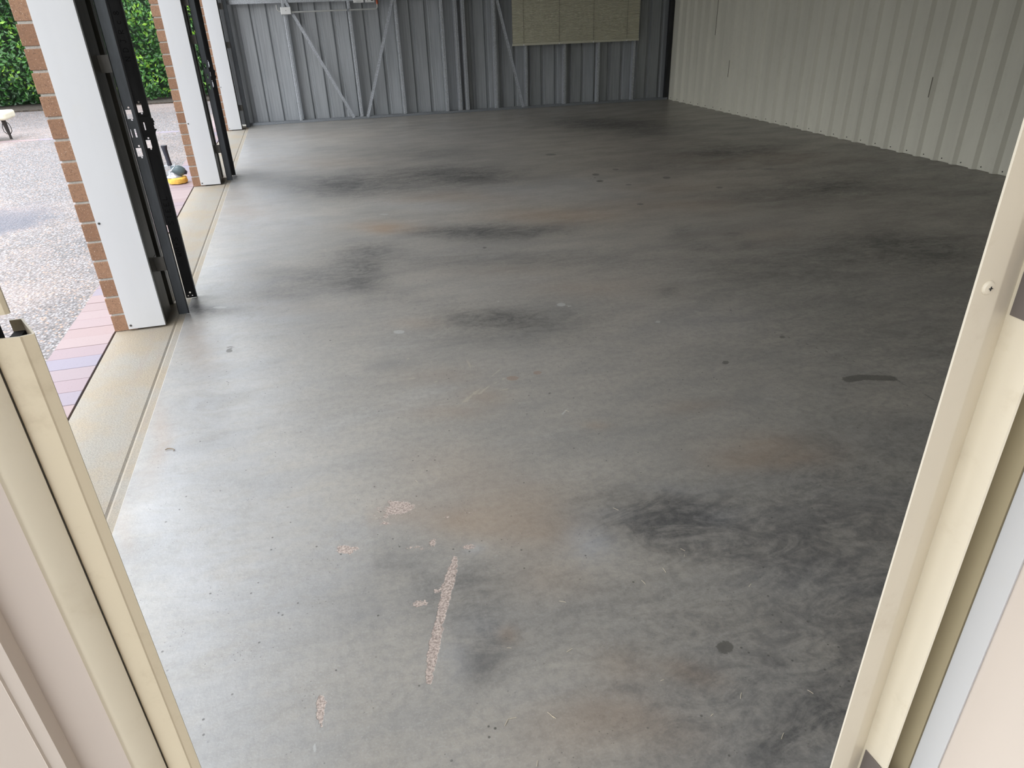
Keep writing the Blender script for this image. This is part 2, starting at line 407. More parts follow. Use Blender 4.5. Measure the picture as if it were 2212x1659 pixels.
 ('S', 0.783, 1.121, 0.009, -0.003, -0.006, -0.011, 0.6),
 ('S', 3.274, 8.219, 0.195, -0.1, -0.039, -0.1, 0.6),
 ('S', 2.249, 6.714, 0.066, -0.03, -0.019, -0.057, 0.8),
 ('S', 1.944, 9.071, 0.074, -0.038, -0.017, -0.077, 0.5),
 ('S', 0.608, 8.249, 0.097, -0.047, -0.005, -0.05, 0.6),
 ('S', 2.597, 8.446, 0.15, -0.077, -0.021, -0.069, 0.5),
 ('L', 0.263, 2.96, 0.026, -0.009, -0.003, -0.021, 1),
 ('L', 1.062, 3.021, 0.021, -0.008, -0.008, -0.023, 1),
 ('L', 1.094, 2.991, 0.011, -0.004, -0.004, -0.011, 1),
 ('L', 1.407, 2.675, 0.014, -0.005, -0.007, -0.014, 0.9),
 ('L', 0.785, 3.167, 0.013, -0.005, -0.004, -0.015, 0.7),
 ('L', 1.103, 2.889, 0.008, -0.003, -0.004, -0.011, 0.6),
 ('L', -0.554, 3.567, 0.041, -0.015, 0.002, -0.02, 0.9),
 ('L', 0.595, 1.761, 0.0, -0.0, -0.0, -0.0, 0),
 ('L', 0.543, 0.875, 0.005, -0.001, -0.002, -0.003, 0.8),
 ('L', 0.442, 5.071, 0.044, -0.018, -0.003, -0.026, 0.8),
 ('B', 0.629, 2.36, 0.024, -0.008, -0.005, -0.019, 1),
 ('B', 0.736, 2.373, 0.017, -0.006, -0.005, -0.015, 1)]
LINES =  [('C', [(0.21, 1.433), (0.184, 1.369), (0.154, 1.293), (0.122, 1.21), (0.094, 1.134), (0.069, 1.051)], [.005,.013,.012,.010,.013,.004], 1.15), ('C', [(-0.157, 1.072), (-0.162, 1.028), (-0.168, 0.992)], [.010,.006,.003], 1.1), ('L', [(-0.168, 0.992), (-0.181, 0.935)], 0.0025, 0.7), ('K', [(1.825, 2.764), (1.76, 2.635), (1.765, 2.52), (1.853, 2.346), (1.925, 2.138), (1.976, 2.01), (1.998, 1.899), (2.02, 1.686)], 0.006, 0.8), ('K', [(1.809, 2.801), (2.0, 3.079), (1.948, 3.605), (2.068, 3.967)], 0.005, 0.5), ('K', [(0.614, 1.796), (0.699, 1.81), (0.788, 1.87), (0.891, 1.931), (1.14, 2.019)], 0.004, 0.6), ('K', [(0.282, 3.924), (0.729, 3.739), (1.208, 3.533)], 0.005, 0.5), ('K', [(-0.717, 5.879), (-0.51, 5.855), (-0.3, 5.769)], 0.006, 0.4), ('L', [(0.719, 2.035), (0.767, 2.088)], 0.003, 0.9), ('Y', [(0.402, 2.233), (0.497, 2.333), (0.596, 2.443)], 0.004, 0.8), ('Y', [(0.42, 2.234), (0.533, 2.332), (0.622, 2.383)], 0.004, 0.8), ('Y', [(0.408, 2.26), (0.505, 2.291), (0.593, 2.28)], 0.004, 0.8), ('Y', [(0.371, 2.207), (0.451, 2.29), (0.491, 2.307)], 0.004, 0.8), ('Y', [(0.206, 2.712), (0.294, 2.645), (0.39, 2.58)], 0.004, 0.8), ('Y', [(0.49, 2.591), (0.498, 2.498), (0.511, 2.472)], 0.004, 0.8), ('Y', [(0.232, 2.484), (0.27, 2.491)], 0.004, 0.8), ('Y', [(0.153, 2.43), (0.215, 2.49)], 0.004, 0.8), ('Y', [(0.299, 2.44), (0.351, 2.423)], 0.004, 0.8), ('Y', [(0.177, 2.345), (0.21, 2.391)], 0.004, 0.8), ('L', [(-0.232, 7.979), (-0.05, 7.672), (0.397, 7.466), (0.716, 7.426)], 0.006, 0.6), ('L', [(-0.362, 7.379), (0.105, 7.026), (0.533, 6.975)], 0.006, 0.6), ('L', [(-0.515, 8.111), (-0.321, 7.612), (0.122, 7.409)], 0.006, 0.6), ('L', [(0.761, 6.121), (1.073, 6.287), (1.293, 6.339)], 0.006, 0.6), ('L', [(0.66, 4.581), (0.933, 4.678), (1.194, 4.675)], 0.006, 0.6), ('L', [(0.766, 4.481), (1.032, 4.552), (1.216, 4.515)], 0.006, 0.6), ('L', [(0.739, 4.669), (0.948, 4.748), (1.089, 4.653)], 0.006, 0.6), ('L', [(-0.017, 4.171), (0.151, 4.248), (0.272, 4.35)], 0.006, 0.6), ('S', [(1.835, 1.935), (1.893, 1.935), (1.993, 1.893)], 0.022, 1), ('K', [(1.208, 1.3), (1.222, 1.242)], 0.004, 0.9), ('S', [(3.896, 4.673), (4.058, 4.691), (4.073, 4.579)], 0.012, 0.7)]
STRAWS = [(0.222, 0.92), (0.208, 0.915), (0.304, 0.897), (0.241, 0.812), (0.392, 1.048), (0.263, 1.095), (0.299, 0.904), (0.614, 0.808), (0.555, 0.914), (0.695, 0.831), (0.642, 1.193), (0.889, 1.104), (0.792, 1.271), (0.786, 1.25), (0.746, 2.053), (0.711, 1.216), (0.691, 1.484), (0.161, 1.798), (0.426, 1.192), (0.723, 0.726), (0.838, 0.797)]

# ---------------------------------------------------------------- materials
M = {}
M['cream'] = paint('cream_painted_steel', (.76,.70,.575), .38, var=.04, dirt=.25, scale=5, dirtcol=(.42,.33,.2))
M['cream_flat'] = paint('cream_door_sheet', (.60,.53,.47), .42, var=.03, scale=3)
M['cream_liner'] = paint('cream_wall_cladding', (.60,.585,.51), .5, var=.05, dirt=.12, scale=4, dirtcol=(.25,.22,.17))
M['white'] = paint('white_painted_steel', (.56,.565,.575), .4, var=.03, dirt=.1, scale=3, dirtcol=(.6,.52,.35))
M['white_plastic'] = paint('white_plastic', (.75,.76,.76), .4, var=.02)
M['grey_plastic'] = paint('grey_conduit', (.42,.43,.42), .45, var=.04)
M['orange_plastic'] = paint('orange_conduit', (.55,.10,.03), .45, var=.04)
M['black'] = paint('black_recess', (.012,.012,.014), .8, var=.1)
M['ink'] = paint('black_marker_ink', (.004,.004,.004), .9, var=0)
M['hinge'] = paint('grey_hinge_steel', (.19,.168,.160), .5, metal=.2, var=.06)
M['screw'] = paint('zinc_screw', (.5,.52,.55), .35, metal=.7)
M['darkscrew'] = paint('dark_screw', (.06,.055,.05), .5, metal=.3)
M['blind'] = paint('cream_blind', (.56,.545,.44), .5, var=.04, scale=8, stretch=(.2,1,6))
M['cord'] = paint('blind_cord', (.16,.15,.12), .8)
M['teal'] = paint('grey_teal_housing', (.07,.105,.115), .35, var=.1)
M['alu'] = paint('cast_aluminium', (.55,.58,.62), .35, metal=.6, var=.12, scale=40, stretch=(1,1,1))
M['navy'] = paint('dark_handle_rubber', (.02,.022,.035), .6)
M['yellow'] = paint('yellow_sponge', (.75,.46,.09), .9, var=.15, scale=60, dirt=.3, dirtcol=(.5,.35,.12), stretch=(1,1,1))
M['shadow_red'] = paint('pad_shadow_red', (.08,.015,.012), .7)
M['soil'] = paint('garden_soil', (.05,.04,.03), .95, var=.6, scale=30, stretch=(1,1,1))
M['bench_top'] = paint('cream_bench_top', (.62,.58,.46), .5, var=.08)
M['iron'] = paint('dark_wrought_iron', (.035,.03,.028), .5, metal=.4, var=.3, scale=20)
M['dry'] = paint('dry_stem', (.22,.16,.1), .8)
M['dry2'] = paint('pale_straw', (.62,.55,.42), .8)
M['blocker'] = paint('light_blocker_wall', (.30,.24,.19), .8, var=.15)
M['olive'] = paint('shaded_beige_steel', (.42,.36,.235), .5)  # weathered beige with the door gap's shade put into the colour
M['cream_flat2'] = paint('cream_flashing', (.72,.655,.52), .4, var=.05, dirt=.35, scale=4, dirtcol=(.5,.42,.28))
M['pinkish'] = paint('pinkish_cream_sheet', (.60,.525,.47), .45, var=.03)
M['cream_old'] = paint('yellowed_cream', (.68,.595,.44), .4, var=.05, dirt=.4, scale=7, dirtcol=(.36,.28,.17))
M['roof'] = paint('roof_underside', (.42,.44,.46), .5, metal=.2)

def galv(name, col, rough=.42, metal=.55):
    g = N(name)
    a = g.noise(140, 4, .7); b = g.noise(3, 3, .5, g.mapped((1,1,.1)))
    sp_ = g.step(g.vor(170), .2, .6)
    c = g.mix(g.step(a, .45, .62), tuple(v*.55 for v in col), tuple(v*1.15 for v in col))
    c = g.mix(g.math('MULTIPLY', sp_, .25), c, tuple(v*1.35 for v in col))
    c = g.mix(g.math('MULTIPLY', g.step(b, .4, .7), .35), c, tuple(v*.6 for v in col))
    return g.fin(c, g.step(a, .3, .7, rough-.1, rough+.15), metal)
M['galv'] = galv('galvanised_stud', (.56,.59,.64))
M['plate'] = galv('galvanised_plate', (.34,.365,.40))
def cladding():
    g = N('grey_cladding_inner_face')
    p = g.mapped((1,1,.03))
    fine = g.noise(60, 3, .6, p); big = g.noise(1.5, 3, .5)
    c = g.mix(g.step(fine, .35, .65), (.33,.35,.37), (.41,.43,.455))
    c = g.mix(g.math('MULTIPLY', g.step(big, .45, .7), .3), c, (.30,.315,.33))
    marks = g.step(g.noise(14, 5, .7), .70, .74)
    c = g.mix(g.math('MULTIPLY', marks, .4), c, (.08,.08,.09))
    g.bump(fine, .08, .003)
    return g.fin(c, .5, .15)
M['clad'] = cladding()
def darksteel(name, col, k=1.0):
    g = N(name)
    a = g.noise(9, 5, .65, g.mapped((1,1,.2))); b = g.noise(70, 3, .6)
    c = g.mix(g.step(a, .35, .7), tuple(v*.65 for v in col), tuple(v*1.25 for v in col))
    rust = g.step(g.noise(22, 5, .7), .66, .74)
    c = g.mix(g.math('MULTIPLY', rust, .5), c, (.06,.03,.02))
    g.bump(b, .1, .002)
    return g.fin(c, .42, .35)
M['track'] = darksteel('dark_steel_track', (.058,.066,.076))
M['track_dark'] = darksteel('black_steel_track', (.035,.036,.04))
M['column'] = darksteel('olive_grey_column', (.085,.08,.066))
M['bracket'] = darksteel('grey_bracket', (.16,.155,.145))

def floor_mat():
    g = N('stained_concrete_floor')
    A1 = g.split(g.attr('stain')); A2 = g.split(g.attr('mark')); A3 = g.split(g.attr('line'))
    big = g.noise(.9, 4, .55); mid = g.noise(3.2, 6, .65, g.mapped((.7,1.5,1))); fine = g.noise(42, 7, .72); vf = g.noise(190, 4, .7)
    swirl = g.noise(7, 8, .72, dist=1.6, vec=g.mapped((.8,1.5,1)))
    c = g.mix(g.step(big, .35, .65), (.345,.322,.285), (.405,.372,.322))
    c = g.mix(g.math('MULTIPLY', g.step(mid, .38, .68), .55), c, (.255,.248,.235))
    m2 = g.noise(1.6, 7, .7, g.mapped((.6,1.9,1)), dist=.6); c = g.mix(g.math('MULTIPLY', g.step(m2, .50, .72), .45), c, (.19,.185,.175))
    m3 = g.noise(2.4, 6, .7, g.mapped((.5,1.7,1), (0,0,.5))); c = g.mix(g.math('MULTIPLY', g.step(m3, .55, .75), .35), c, (.47,.455,.43))
    c = g.mix(g.math('MULTIPLY', g.step(fine, .4, .66), .42), c, (.215,.208,.192))
    sc2 = g.noise(24, 8, .8, g.mapped((.8,1.6,1), (0,0,.4)), dist=.8); c = g.mix(g.math('MULTIPLY', g.step(sc2, .54, .70), .35), c, (.47,.455,.42))
    c = g.mix(g.math('MULTIPLY', g.step(vf, .5, .7), .4), c, (.46,.45,.43))
    # warm stain
    wv = g.math('MULTIPLY', A1[1], g.step(mid, .2, .7, .55, 1.15), clamp=True)
    c = g.mix(g.math('MULTIPLY', wv, .75), c, (.36,.245,.155))
    # pale film, with daylight along the openings painted in
    pv = g.math('MULTIPLY', A1[2], g.step(swirl, .3, .65, .35, 1.0), clamp=True)
    c = g.mix(g.math('MULTIPLY', pv, .75), c, (.46,.47,.49))
    # tyre grime and painted light falloff, broken by smeared texture
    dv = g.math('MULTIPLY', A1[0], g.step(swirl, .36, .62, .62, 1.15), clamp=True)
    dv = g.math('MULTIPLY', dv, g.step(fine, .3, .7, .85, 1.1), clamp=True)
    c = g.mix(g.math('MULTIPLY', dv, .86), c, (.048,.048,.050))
    jit = g.math('SUBTRACT', g.noise(45, 6, .7), .5); jit2 = g.math('SUBTRACT', g.noise(120, 4, .7), .5)
    # spalled concrete
    cv = g.math('ADD', A2[0], g.math('MULTIPLY', jit, 1.1)); cv = g.math('ADD', cv, g.math('MULTIPLY', jit2, .5))
    cm = g.math('MULTIPLY', g.step(cv, .50, .58), g.step(A2[0], .12, .3))
    c = g.mix(cm, c, g.mix(g.step(g.noise(160, 5, .8), .4, .62), (.30,.235,.20), (.66,.55,.48)))
    # pale flecks and paint dots
    lv = g.math('ADD', A2[2], g.math('MULTIPLY', jit2, .35)); c = g.mix(g.math('MULTIPLY', g.step(lv, .46, .56), .6), c, (.50,.50,.48))
    # yellowish scrape lines
    yv = g.math('ADD', A3[1], g.math('MULTIPLY', jit, .8)); c = g.mix(g.math('MULTIPLY', g.step(yv, .42, .62), .5), c, (.48,.43,.34))
    # brown round spots
    bv = g.math('ADD', A3[2], g.math('MULTIPLY', jit2, .2)); c = g.mix(g.math('MULTIPLY', g.step(bv, .46, .54), .5), c, (.27,.17,.11))
    # oil spots, cracks
    sv = g.math('ADD', A2[1], g.math('MULTIPLY', jit2, .5)); c = g.mix(g.math('MULTIPLY', g.step(sv, .45, .55), .72), c, (.075,.07,.06))
    kv = g.math('ADD', A3[0], g.math('MULTIPLY', jit, 1.1)); c = g.mix(g.math('MULTIPLY', g.step(kv, .50, .66), .6), c, (.09,.085,.08))
    # pits and freckles everywhere
    ft = g.vor(30); fm = g.math('MULTIPLY', g.step(ft, .06, .11, 1, 0), g.step(g.noise(6, 3), .50, .56)); ft2 = g.vor(90); fm = g.math('MAXIMUM', fm, g.math('MULTIPLY', g.math('MULTIPLY', g.step(ft2, .10, .18, 1, 0), g.step(g.noise(9, 3), .56, .62)), .7))
    c = g.mix(g.math('MULTIPLY', fm, .75), c, (.06,.058,.05))
    h = g.math('MULTIPLY', fine, .3); h = g.math('ADD', h, g.math('MULTIPLY', cm, g.math('ADD', g.noise(150, 5, .8), -1.2)))
    g.bump(h, .45, .006)
    ro = g.step(mid, .3, .7, .30, .46); ro = g.math('ADD', ro, g.math('MULTIPLY', cm, .4)); ro = g.math('ADD', ro, g.math('MULTIPLY', dv, .1))
    return g.fin(c, ro, 0, .5)
def threshold_mat():
    g = N('sandy_concrete_threshold')
    a = g.noise(4, 5, .6); f = g.noise(150, 4, .8); st = g.noise(7, 5, .7, g.mapped((3,.35,1)))
    c = g.mix(g.step(a, .35, .65), (.34,.31,.26), (.36,.295,.21))
    c = g.mix(g.math('MULTIPLY', g.step(f, .4, .7), .6), c, (.20,.19,.17))
    c = g.mix(g.math('MULTIPLY', g.step(st, .5, .75), .45), c, (.30,.24,.20))
    g.bump(f, .5, .004)
    return g.fin(c, .8)
def aggregate_mat():
    g = N('exposed_aggregate_concrete')
    cc = g.split(g.vor(75, out='Color')); d = g.vor(75); d2 = g.vor(190)
    c = g.mix(g.step(cc[0], .1, .9), (.05,.047,.047), (.36,.35,.36))
    c = g.mix(g.step(cc[1], .82, .9), c, (.42,.27,.19))
    c = g.mix(g.step(cc[2], .74, .82), c, (.09,.09,.10))
    c = g.mix(g.step(d, .35, .62), c, (.15,.13,.125))
    big = g.noise(.6, 3); c = g.mix(g.math('MULTIPLY', g.step(big, .45, .65), .25), c, (.55,.42,.36))
    px = g.n('ShaderNodeSeparateXYZ'); g.put(px.inputs[0], g.P())
    # soft bluish shadow painted on the drive
    dx = g.math('DIVIDE', g.math('ADD', px.outputs[0], 2.55), .62); dy = g.math('DIVIDE', g.math('ADD', px.outputs[1], -5.95), .55)
    rr = g.math('SQRT', g.math('ADD', g.math('MULTIPLY', dx, dx), g.math('MULTIPLY', dy, dy)))
    rr = g.math('ADD', rr, g.math('MULTIPLY', g.math('SUBTRACT', g.noise(2.2, 4), .5), 1.2))
    c = g.mix(g.step(rr, .55, 1.25, .72, 0), c, (.06,.068,.10))
    # saw-cut control joint
    j = g.math('ABSOLUTE', g.math('ADD', px.outputs[1], -5.165)); c = g.mix(g.step(j, .004, .010, .7, 0), c, (.10,.09,.08))
    g.bump(g.math('SUBTRACT', 1.0, d), .9, .006)
    return g.fin(c, .55)
def paver_mat():
    g = N('clay_pavers')
    r = g.attr('tone', 'Fac'); f = g.noise(120, 4, .75)
    rp = g.n('ShaderNodeValToRGB'); g.put(rp.inputs[0], r); e = rp.color_ramp.elements
    e[0].color = (.26,.195,.215,1); e[1].color = (.31,.215,.19,1)
    for p_, c_ in ((.3,(.31,.235,.23,1)),(.55,(.29,.21,.205,1)),(.8,(.235,.21,.255,1))):
        k = e.new(p_); k.color = c_
    c = g.mix(g.math('MULTIPLY', g.step(f, .6, .74), .7), rp.outputs[0], (.12,.08,.08))
    g.bump(f, .2, .003)
    return g.fin(c, .65)
def brick_mat():
    g = N('tan_clay_brick')
    r = g.attr('tone', 'Fac'); f = g.noise(140, 5, .8); v = g.vor(110)
    c = g.mix(r, (.235,.125,.072), (.33,.19,.115))
    c = g.mix(g.math('MULTIPLY', g.step(f, .42, .66), .75), c, (.17,.095,.06))
    c = g.mix(g.math('MULTIPLY', g.math('MULTIPLY', g.step(v, .10, .22, 1, 0), g.step(g.noise(30, 3), .5, .6)), .85), c, (.05,.03,.022))
    c = g.mix(g.step(g.noise(200, 2), .64, .70), c, (.55,.42,.33))
    g.bump(f, .45, .003)
    return g.fin(c, .85)
def mortar_mat():
    g = N('grey_mortar'); f = g.noise(150, 4, .8)
    g.bump(f, .4, .003)
    return g.fin(g.mix(g.step(f, .3, .7), (.36,.34,.31), (.50,.48,.44)), .9)
def leaf_mat():
    g = N('hedge_leaves'); r = g.attr('tone', 'Fac')
    rp = g.n('ShaderNodeValToRGB'); g.put(rp.inputs[0], r); e = rp.color_ramp.elements
    e[0].color = (.014,.055,.014,1); e[1].color = (.24,.44,.035,1); k = e.new(.55); k.color = (.045,.16,.02,1)
    return g.fin(rp.outputs[0], .35)
M['floor'] = floor_mat(); M['thresh'] = threshold_mat(); M['agg'] = aggregate_mat(); M['paver'] = paver_mat()
M['brick'] = brick_mat(); M['mortar'] = mortar_mat(); M['leaf'] = leaf_mat()
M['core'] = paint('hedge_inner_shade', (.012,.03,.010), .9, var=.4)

def set_tone(o, vals):
    a = o.data.attributes.new('tone', 'FLOAT', 'POINT'); a.data.foreach_set('value', np.asarray(vals, dtype=np.float32))

# ---------------------------------------------------------------- floor slab with its stains and painted falloff
XE, XW, YF = -0.710, 5.20, 10.40     # slab edge at the openings, right wall, back
def build_floor():
    xs = np.concatenate([[XE, XE+.004], np.arange(XE+.015, 5.30, .0145)])
    ys = [.44]
    while ys[-1] < YF: ys.append(ys[-1]+.009+.0024*ys[-1])
    ys = np.array(ys); X, Y = np.meshgrid(xs, ys); n, m_ = Y.shape
    x = X.ravel(); y = Y.ravel()
    def lattice(sc_, seed):
        r = np.random.default_rng(seed); G = r.random((64, 64))
        u = x*sc_ % 63; v = y*sc_ % 63; i = u.astype(int); j = v.astype(int); fu = u-i; fv = v-j
        fu = fu*fu*(3-2*fu); fv = fv*fv*(3-2*fv)
        return G[i,j]*(1-fu)*(1-fv)+G[i+1,j]*fu*(1-fv)+G[i,j+1]*(1-fu)*fv+G[i+1,j+1]*fu*fv-.5
    wx = x+.10*lattice(2.1, 1)+.05*lattice(5.3, 2)+.02*lattice(13, 3)
    wy = y+.10*lattice(2.3, 4)+.05*lattice(5.1, 5)+.02*lattice(12, 6)
    ch = {k: np.zeros(len(x)) for k in 'DWPCSLKYB'}
    for (k, cx, cy_, ax, ay, bx, by, s) in STAINS_AND_FALLOFF:
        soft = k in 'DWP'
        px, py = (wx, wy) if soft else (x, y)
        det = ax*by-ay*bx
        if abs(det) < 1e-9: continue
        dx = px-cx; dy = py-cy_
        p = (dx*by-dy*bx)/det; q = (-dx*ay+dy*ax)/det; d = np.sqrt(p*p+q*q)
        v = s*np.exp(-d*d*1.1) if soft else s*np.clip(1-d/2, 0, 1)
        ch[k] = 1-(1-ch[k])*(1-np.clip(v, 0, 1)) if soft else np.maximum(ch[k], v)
    for (k, pts, wd, s) in LINES:
        wds = wd if isinstance(wd, (list, tuple)) else [wd]*len(pts)
        val = np.zeros(len(x))
        for (x0, y0), (x1, y1), w0, w1 in zip(pts[:-1], pts[1:], wds[:-1], wds[1:]):
            L2 = (x1-x0)**2+(y1-y0)**2+1e-12
            t = np.clip(((x-x0)*(x1-x0)+(y-y0)*(y1-y0))/L2, 0, 1)
            dd = np.hypot(x-x0-t*(x1-x0), y-y0-t*(y1-y0)); ww = np.maximum(w0+(w1-w0)*t, .0045)
            val = np.maximum(val, np.clip(1-dd/(2*ww), 0, 1))
        ch[k] = np.maximum(ch[k], s*val)
    z = np.where(x < XE+.002, -.004, 0.0)
    co = np.stack([x, y, z], 1)
    idx = np.arange(n*m_).reshape(n, m_)
    f = np.stack([idx[:-1,:-1], idx[:-1,1:], idx[1:,1:], idx[1:,:-1]], -1).reshape(-1, 4)
    nv = len(co); base = []
    vs_ = co.tolist(); fs_ = f.tolist()
    # slab skirt so the sheet has body
    rim = list(idx[0,:])+list(idx[1:,-1])+list(idx[-1,-2::-1])+list(idx[-2:0:-1,0])
    low = {r: nv+i for i, r in enumerate(rim)}
    for r in rim: vs_.append((co[r][0], co[r][1], -.10))
    for i, r in enumerate(rim):
        q = rim[(i+1) % len(rim)]; fs_.append((int(q), int(r), low[r], low[q]))
    me = bpy.data.meshes.new('floor'); me.from_pydata(vs_, [], fs_); me.update(); me.materials.append(M['floor'])
    tail = np.zeros(len(rim))
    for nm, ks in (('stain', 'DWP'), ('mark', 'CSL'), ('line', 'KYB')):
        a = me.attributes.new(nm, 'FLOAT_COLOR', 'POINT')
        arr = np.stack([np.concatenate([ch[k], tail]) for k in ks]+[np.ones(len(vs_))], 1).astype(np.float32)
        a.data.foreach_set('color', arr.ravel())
    o = bpy.data.objects.new('floor', me); COL.objects.link(o)
    return tag(o, kind='structure')
build_floor()

# threshold strip with its drip groove, outside the slab edge
t = MB(); prof = [(-1.004,-.006),(-.80,-.006),(-.752,-.006),(-.744,-.010),(-.736,-.006),(-.7101,-.005),(-.7101,-.10),(-1.004,-.10)]
for y0, y1 in [(-1.2, 10.42)]:
    n = len(prof)
    t.add([(a, y0, b) for a, b in prof]+[(a, y1, b) for a, b in prof], [(i,(i+1)%n,(i+1)%n+n,i+n) for i in range(n)]+[tuple(range(n))[::-1], tuple(range(n,2*n))])
tag(t.build('trim_1', M['thresh']), 'sandy concrete threshold strip along the slab edge below the openings', kind='structure')

# ---------------------------------------------------------------- outside ground
d = MB(); d.box(-14, -1.235, -4, 13.9, -.14, -.010)
tag(d.build('driveway', M['agg']), 'pale exposed aggregate driveway beside the garage', kind='structure')
d = MB(); d.box(-1.0, 6.5, -4, .35, -.14, -.008)
tag(d.build('path', M['thresh']), 'concrete path outside the side door', kind='structure')
d = MB(); d.box(-14, 2, 13.88, 17, -.14, .015)
tag(d.build('garden_bed', M['soil']), 'dark soil bed under the hedge', kind='structure')
p = MB(); tone = []; k = -32
while True:
    y0 = 2.7095+.1168*k
    if y0 > 12.6: break
    tv = rng.random()
    p.box(-1.2345, -1.0135, y0+.0015, y0+.1168-.0015, -.07, -.006+rng.normal(0,.0006)); tone += [tv]*8; k += 1
o = p.build('paver_border', M['paver'], bevel=.0018); set_tone(o, tone)
tag(o, 'pink and mauve clay paver border along the threshold', kind='structure')
d = MB(); d.box(-1.2345, -1.004, -1.2, 12.7, -.12, -.035)
tag(d.build('paver_bed', M['black']), kind='structure')
# pink paver band crossing the driveway
p = MB(); tone = []; a0 = Vector((-7.2, 10.62)); a1 = Vector((-1.24, 10.27)); dr = (a1-a0); Lb = dr.length; dr.normalize(); nr = Vector((-dr.y, dr.x)); nb = int(Lb/.235)
for i in range(nb):
    q0 = a0+dr*(i*.235+.002); q1 = a0+dr*((i+1)*.235-.002); tv = rng.random()
    p.prism([q0-nr*.055, q1-nr*.055, q1+nr*.055, q0+nr*.055], -.06, -.0085); tone += [tv]*8
o = p.build('paver_border', M['paver']); set_tone(o, tone)
tag(o, 'single row of pink pavers crossing the aggregate driveway', kind='structure')

# ---------------------------------------------------------------- hedge
def hedge():
    root = empty('hedge', (-5, 14.6, .015))
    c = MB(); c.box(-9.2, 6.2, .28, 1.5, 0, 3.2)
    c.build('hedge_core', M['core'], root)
    n = 46000
    X = rng.uniform(-6.5, 6.2, n); Z = 3.35*rng.random(n)**1.0
    bulge = .16*np.sin(X*2.1)+.12*np.sin(X*4.7+Z*3)+.10*np.sin(Z*5.3+X*1.3)
    Y = -.18-.35*np.sin(np.clip(Z/3.3, 0, 1)*PI)*.4+bulge*.7+rng.normal(0, .07, n)+np.where(Z < .25, .25-Z, 0)*.9
    V = np.zeros((n, 4, 3), np.float32)
    sz = rng.uniform(.022, .05, n)
    nrm = np.stack([rng.normal(0,.55,n), -np.abs(rng.normal(.8,.4,n)), rng.normal(.5,.5,n)], 1); nrm /= np.linalg.norm(nrm, axis=1)[:,None]
    tt = np.cross(nrm, rng.normal(0,1,(n,3))); tt /= np.linalg.norm(tt, axis=1)[:,None]; bb = np.cross(nrm, tt)
    C0 = np.stack([X, Y, np.maximum(Z, .03)], 1)
    V[:,0] = C0-tt*sz[:,None]; V[:,1] = C0+bb*(sz*.5)[:,None]-nrm*(sz*.12)[:,None]; V[:,2] = C0+tt*sz[:,None]; V[:,3] = C0-bb*(sz*.5)[:,None]-nrm*(sz*.12)[:,None]
    V[:,:,2] = np.maximum(V[:,:,2], .01)
    me = bpy.data.meshes.new('foliage'); F = np.arange(n*4).reshape(n, 4)
    me.from_pydata(V.reshape(-1,3).tolist(), [], F.tolist()); me.update(); me.materials.append(M['leaf'])
    o = bpy.data.objects.new('foliage', me); COL.objects.link(o); o.parent = root
    clump = .5+.28*np.sin(X*9+Z*7)+.2*np.sin(X*17-Z*13)
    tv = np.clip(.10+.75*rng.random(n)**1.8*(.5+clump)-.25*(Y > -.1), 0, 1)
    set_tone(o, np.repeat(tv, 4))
    tag(root, 'dense clipped green hedge growing behind the driveway', 'hedge')
hedge()

# ---------------------------------------------------------------- right wall liner (ribs 0.2 m apart)
def rib_profile(s0, s1, pitch, phase, h, crown, side, face):
    """plan points (s, offset); face=+1: rib stands out of the sheet"""
    pts = [(s0, 0)]; k = math.floor((s0-phase)/pitch)
    while True:
        c = phase+pitch*k; k += 1
        if c-crown/2-side <= s0: continue
        if c+crown/2+side >= s1: break
        pts += [(c-crown/2-side, 0), (c-crown/2, h*face), (c+crown/2, h*face), (c+crown/2+side, 0)]
    pts.append((s1, 0)); return pts
g = MB()
pr = rib_profile(.50, 10.12, .2005, 4.47, .030, .030, .024, 1)
g.strip([(XW-b, a) for a, b in pr], .002, 2.75, .0015)
wr = tag(g.build('wall_right', M['cream_liner']), kind='structure')
g = MB(); g.box(XW+.012, XW+.12, .3, 10.3, 0, 2.75)
tag(g.build('wall_right_backing', M['plate']), kind='structure')
# lapped sheet edges: narrow raised lips running up the sheet
for yy in (9.33, 7.727, 6.115, 5.293+.0, 4.49):
    g = MB(); g.box(XW-.0032, XW-.0012, yy-.004, yy+.0, .002, 2.74)
    tag(g.build('sheet_lap', M['cream_liner'], wr))
for yy, za, zb in ((8.881,.88,2.6),(8.480,.42,.61),(5.272,.49,.65)):  # dark slivers painted in as the shadows of the sheet laps
    g = MB(); g.box(XW-.0335, XW-.0302, yy-.013, yy-.005, za, zb)
    g.build('lap_shadow_strip', M['cord'], wr)
s0 = None; k = 0; yy = 4.47-.075
while yy < 10.05:
    if s0 is None:
        g = MB(); g.lathe([(.0055,0),(.0055,-.0015),(.0042,-.0045),(.002,-.0052)], 10, axis='X'); s0 = g.build('screw', M['darkscrew'], wr); o = s0
    else:
        o = s0.copy(); COL.objects.link(o)
    o.parent = wr; o.location = (XW-.0008, yy, .028); yy += .2005

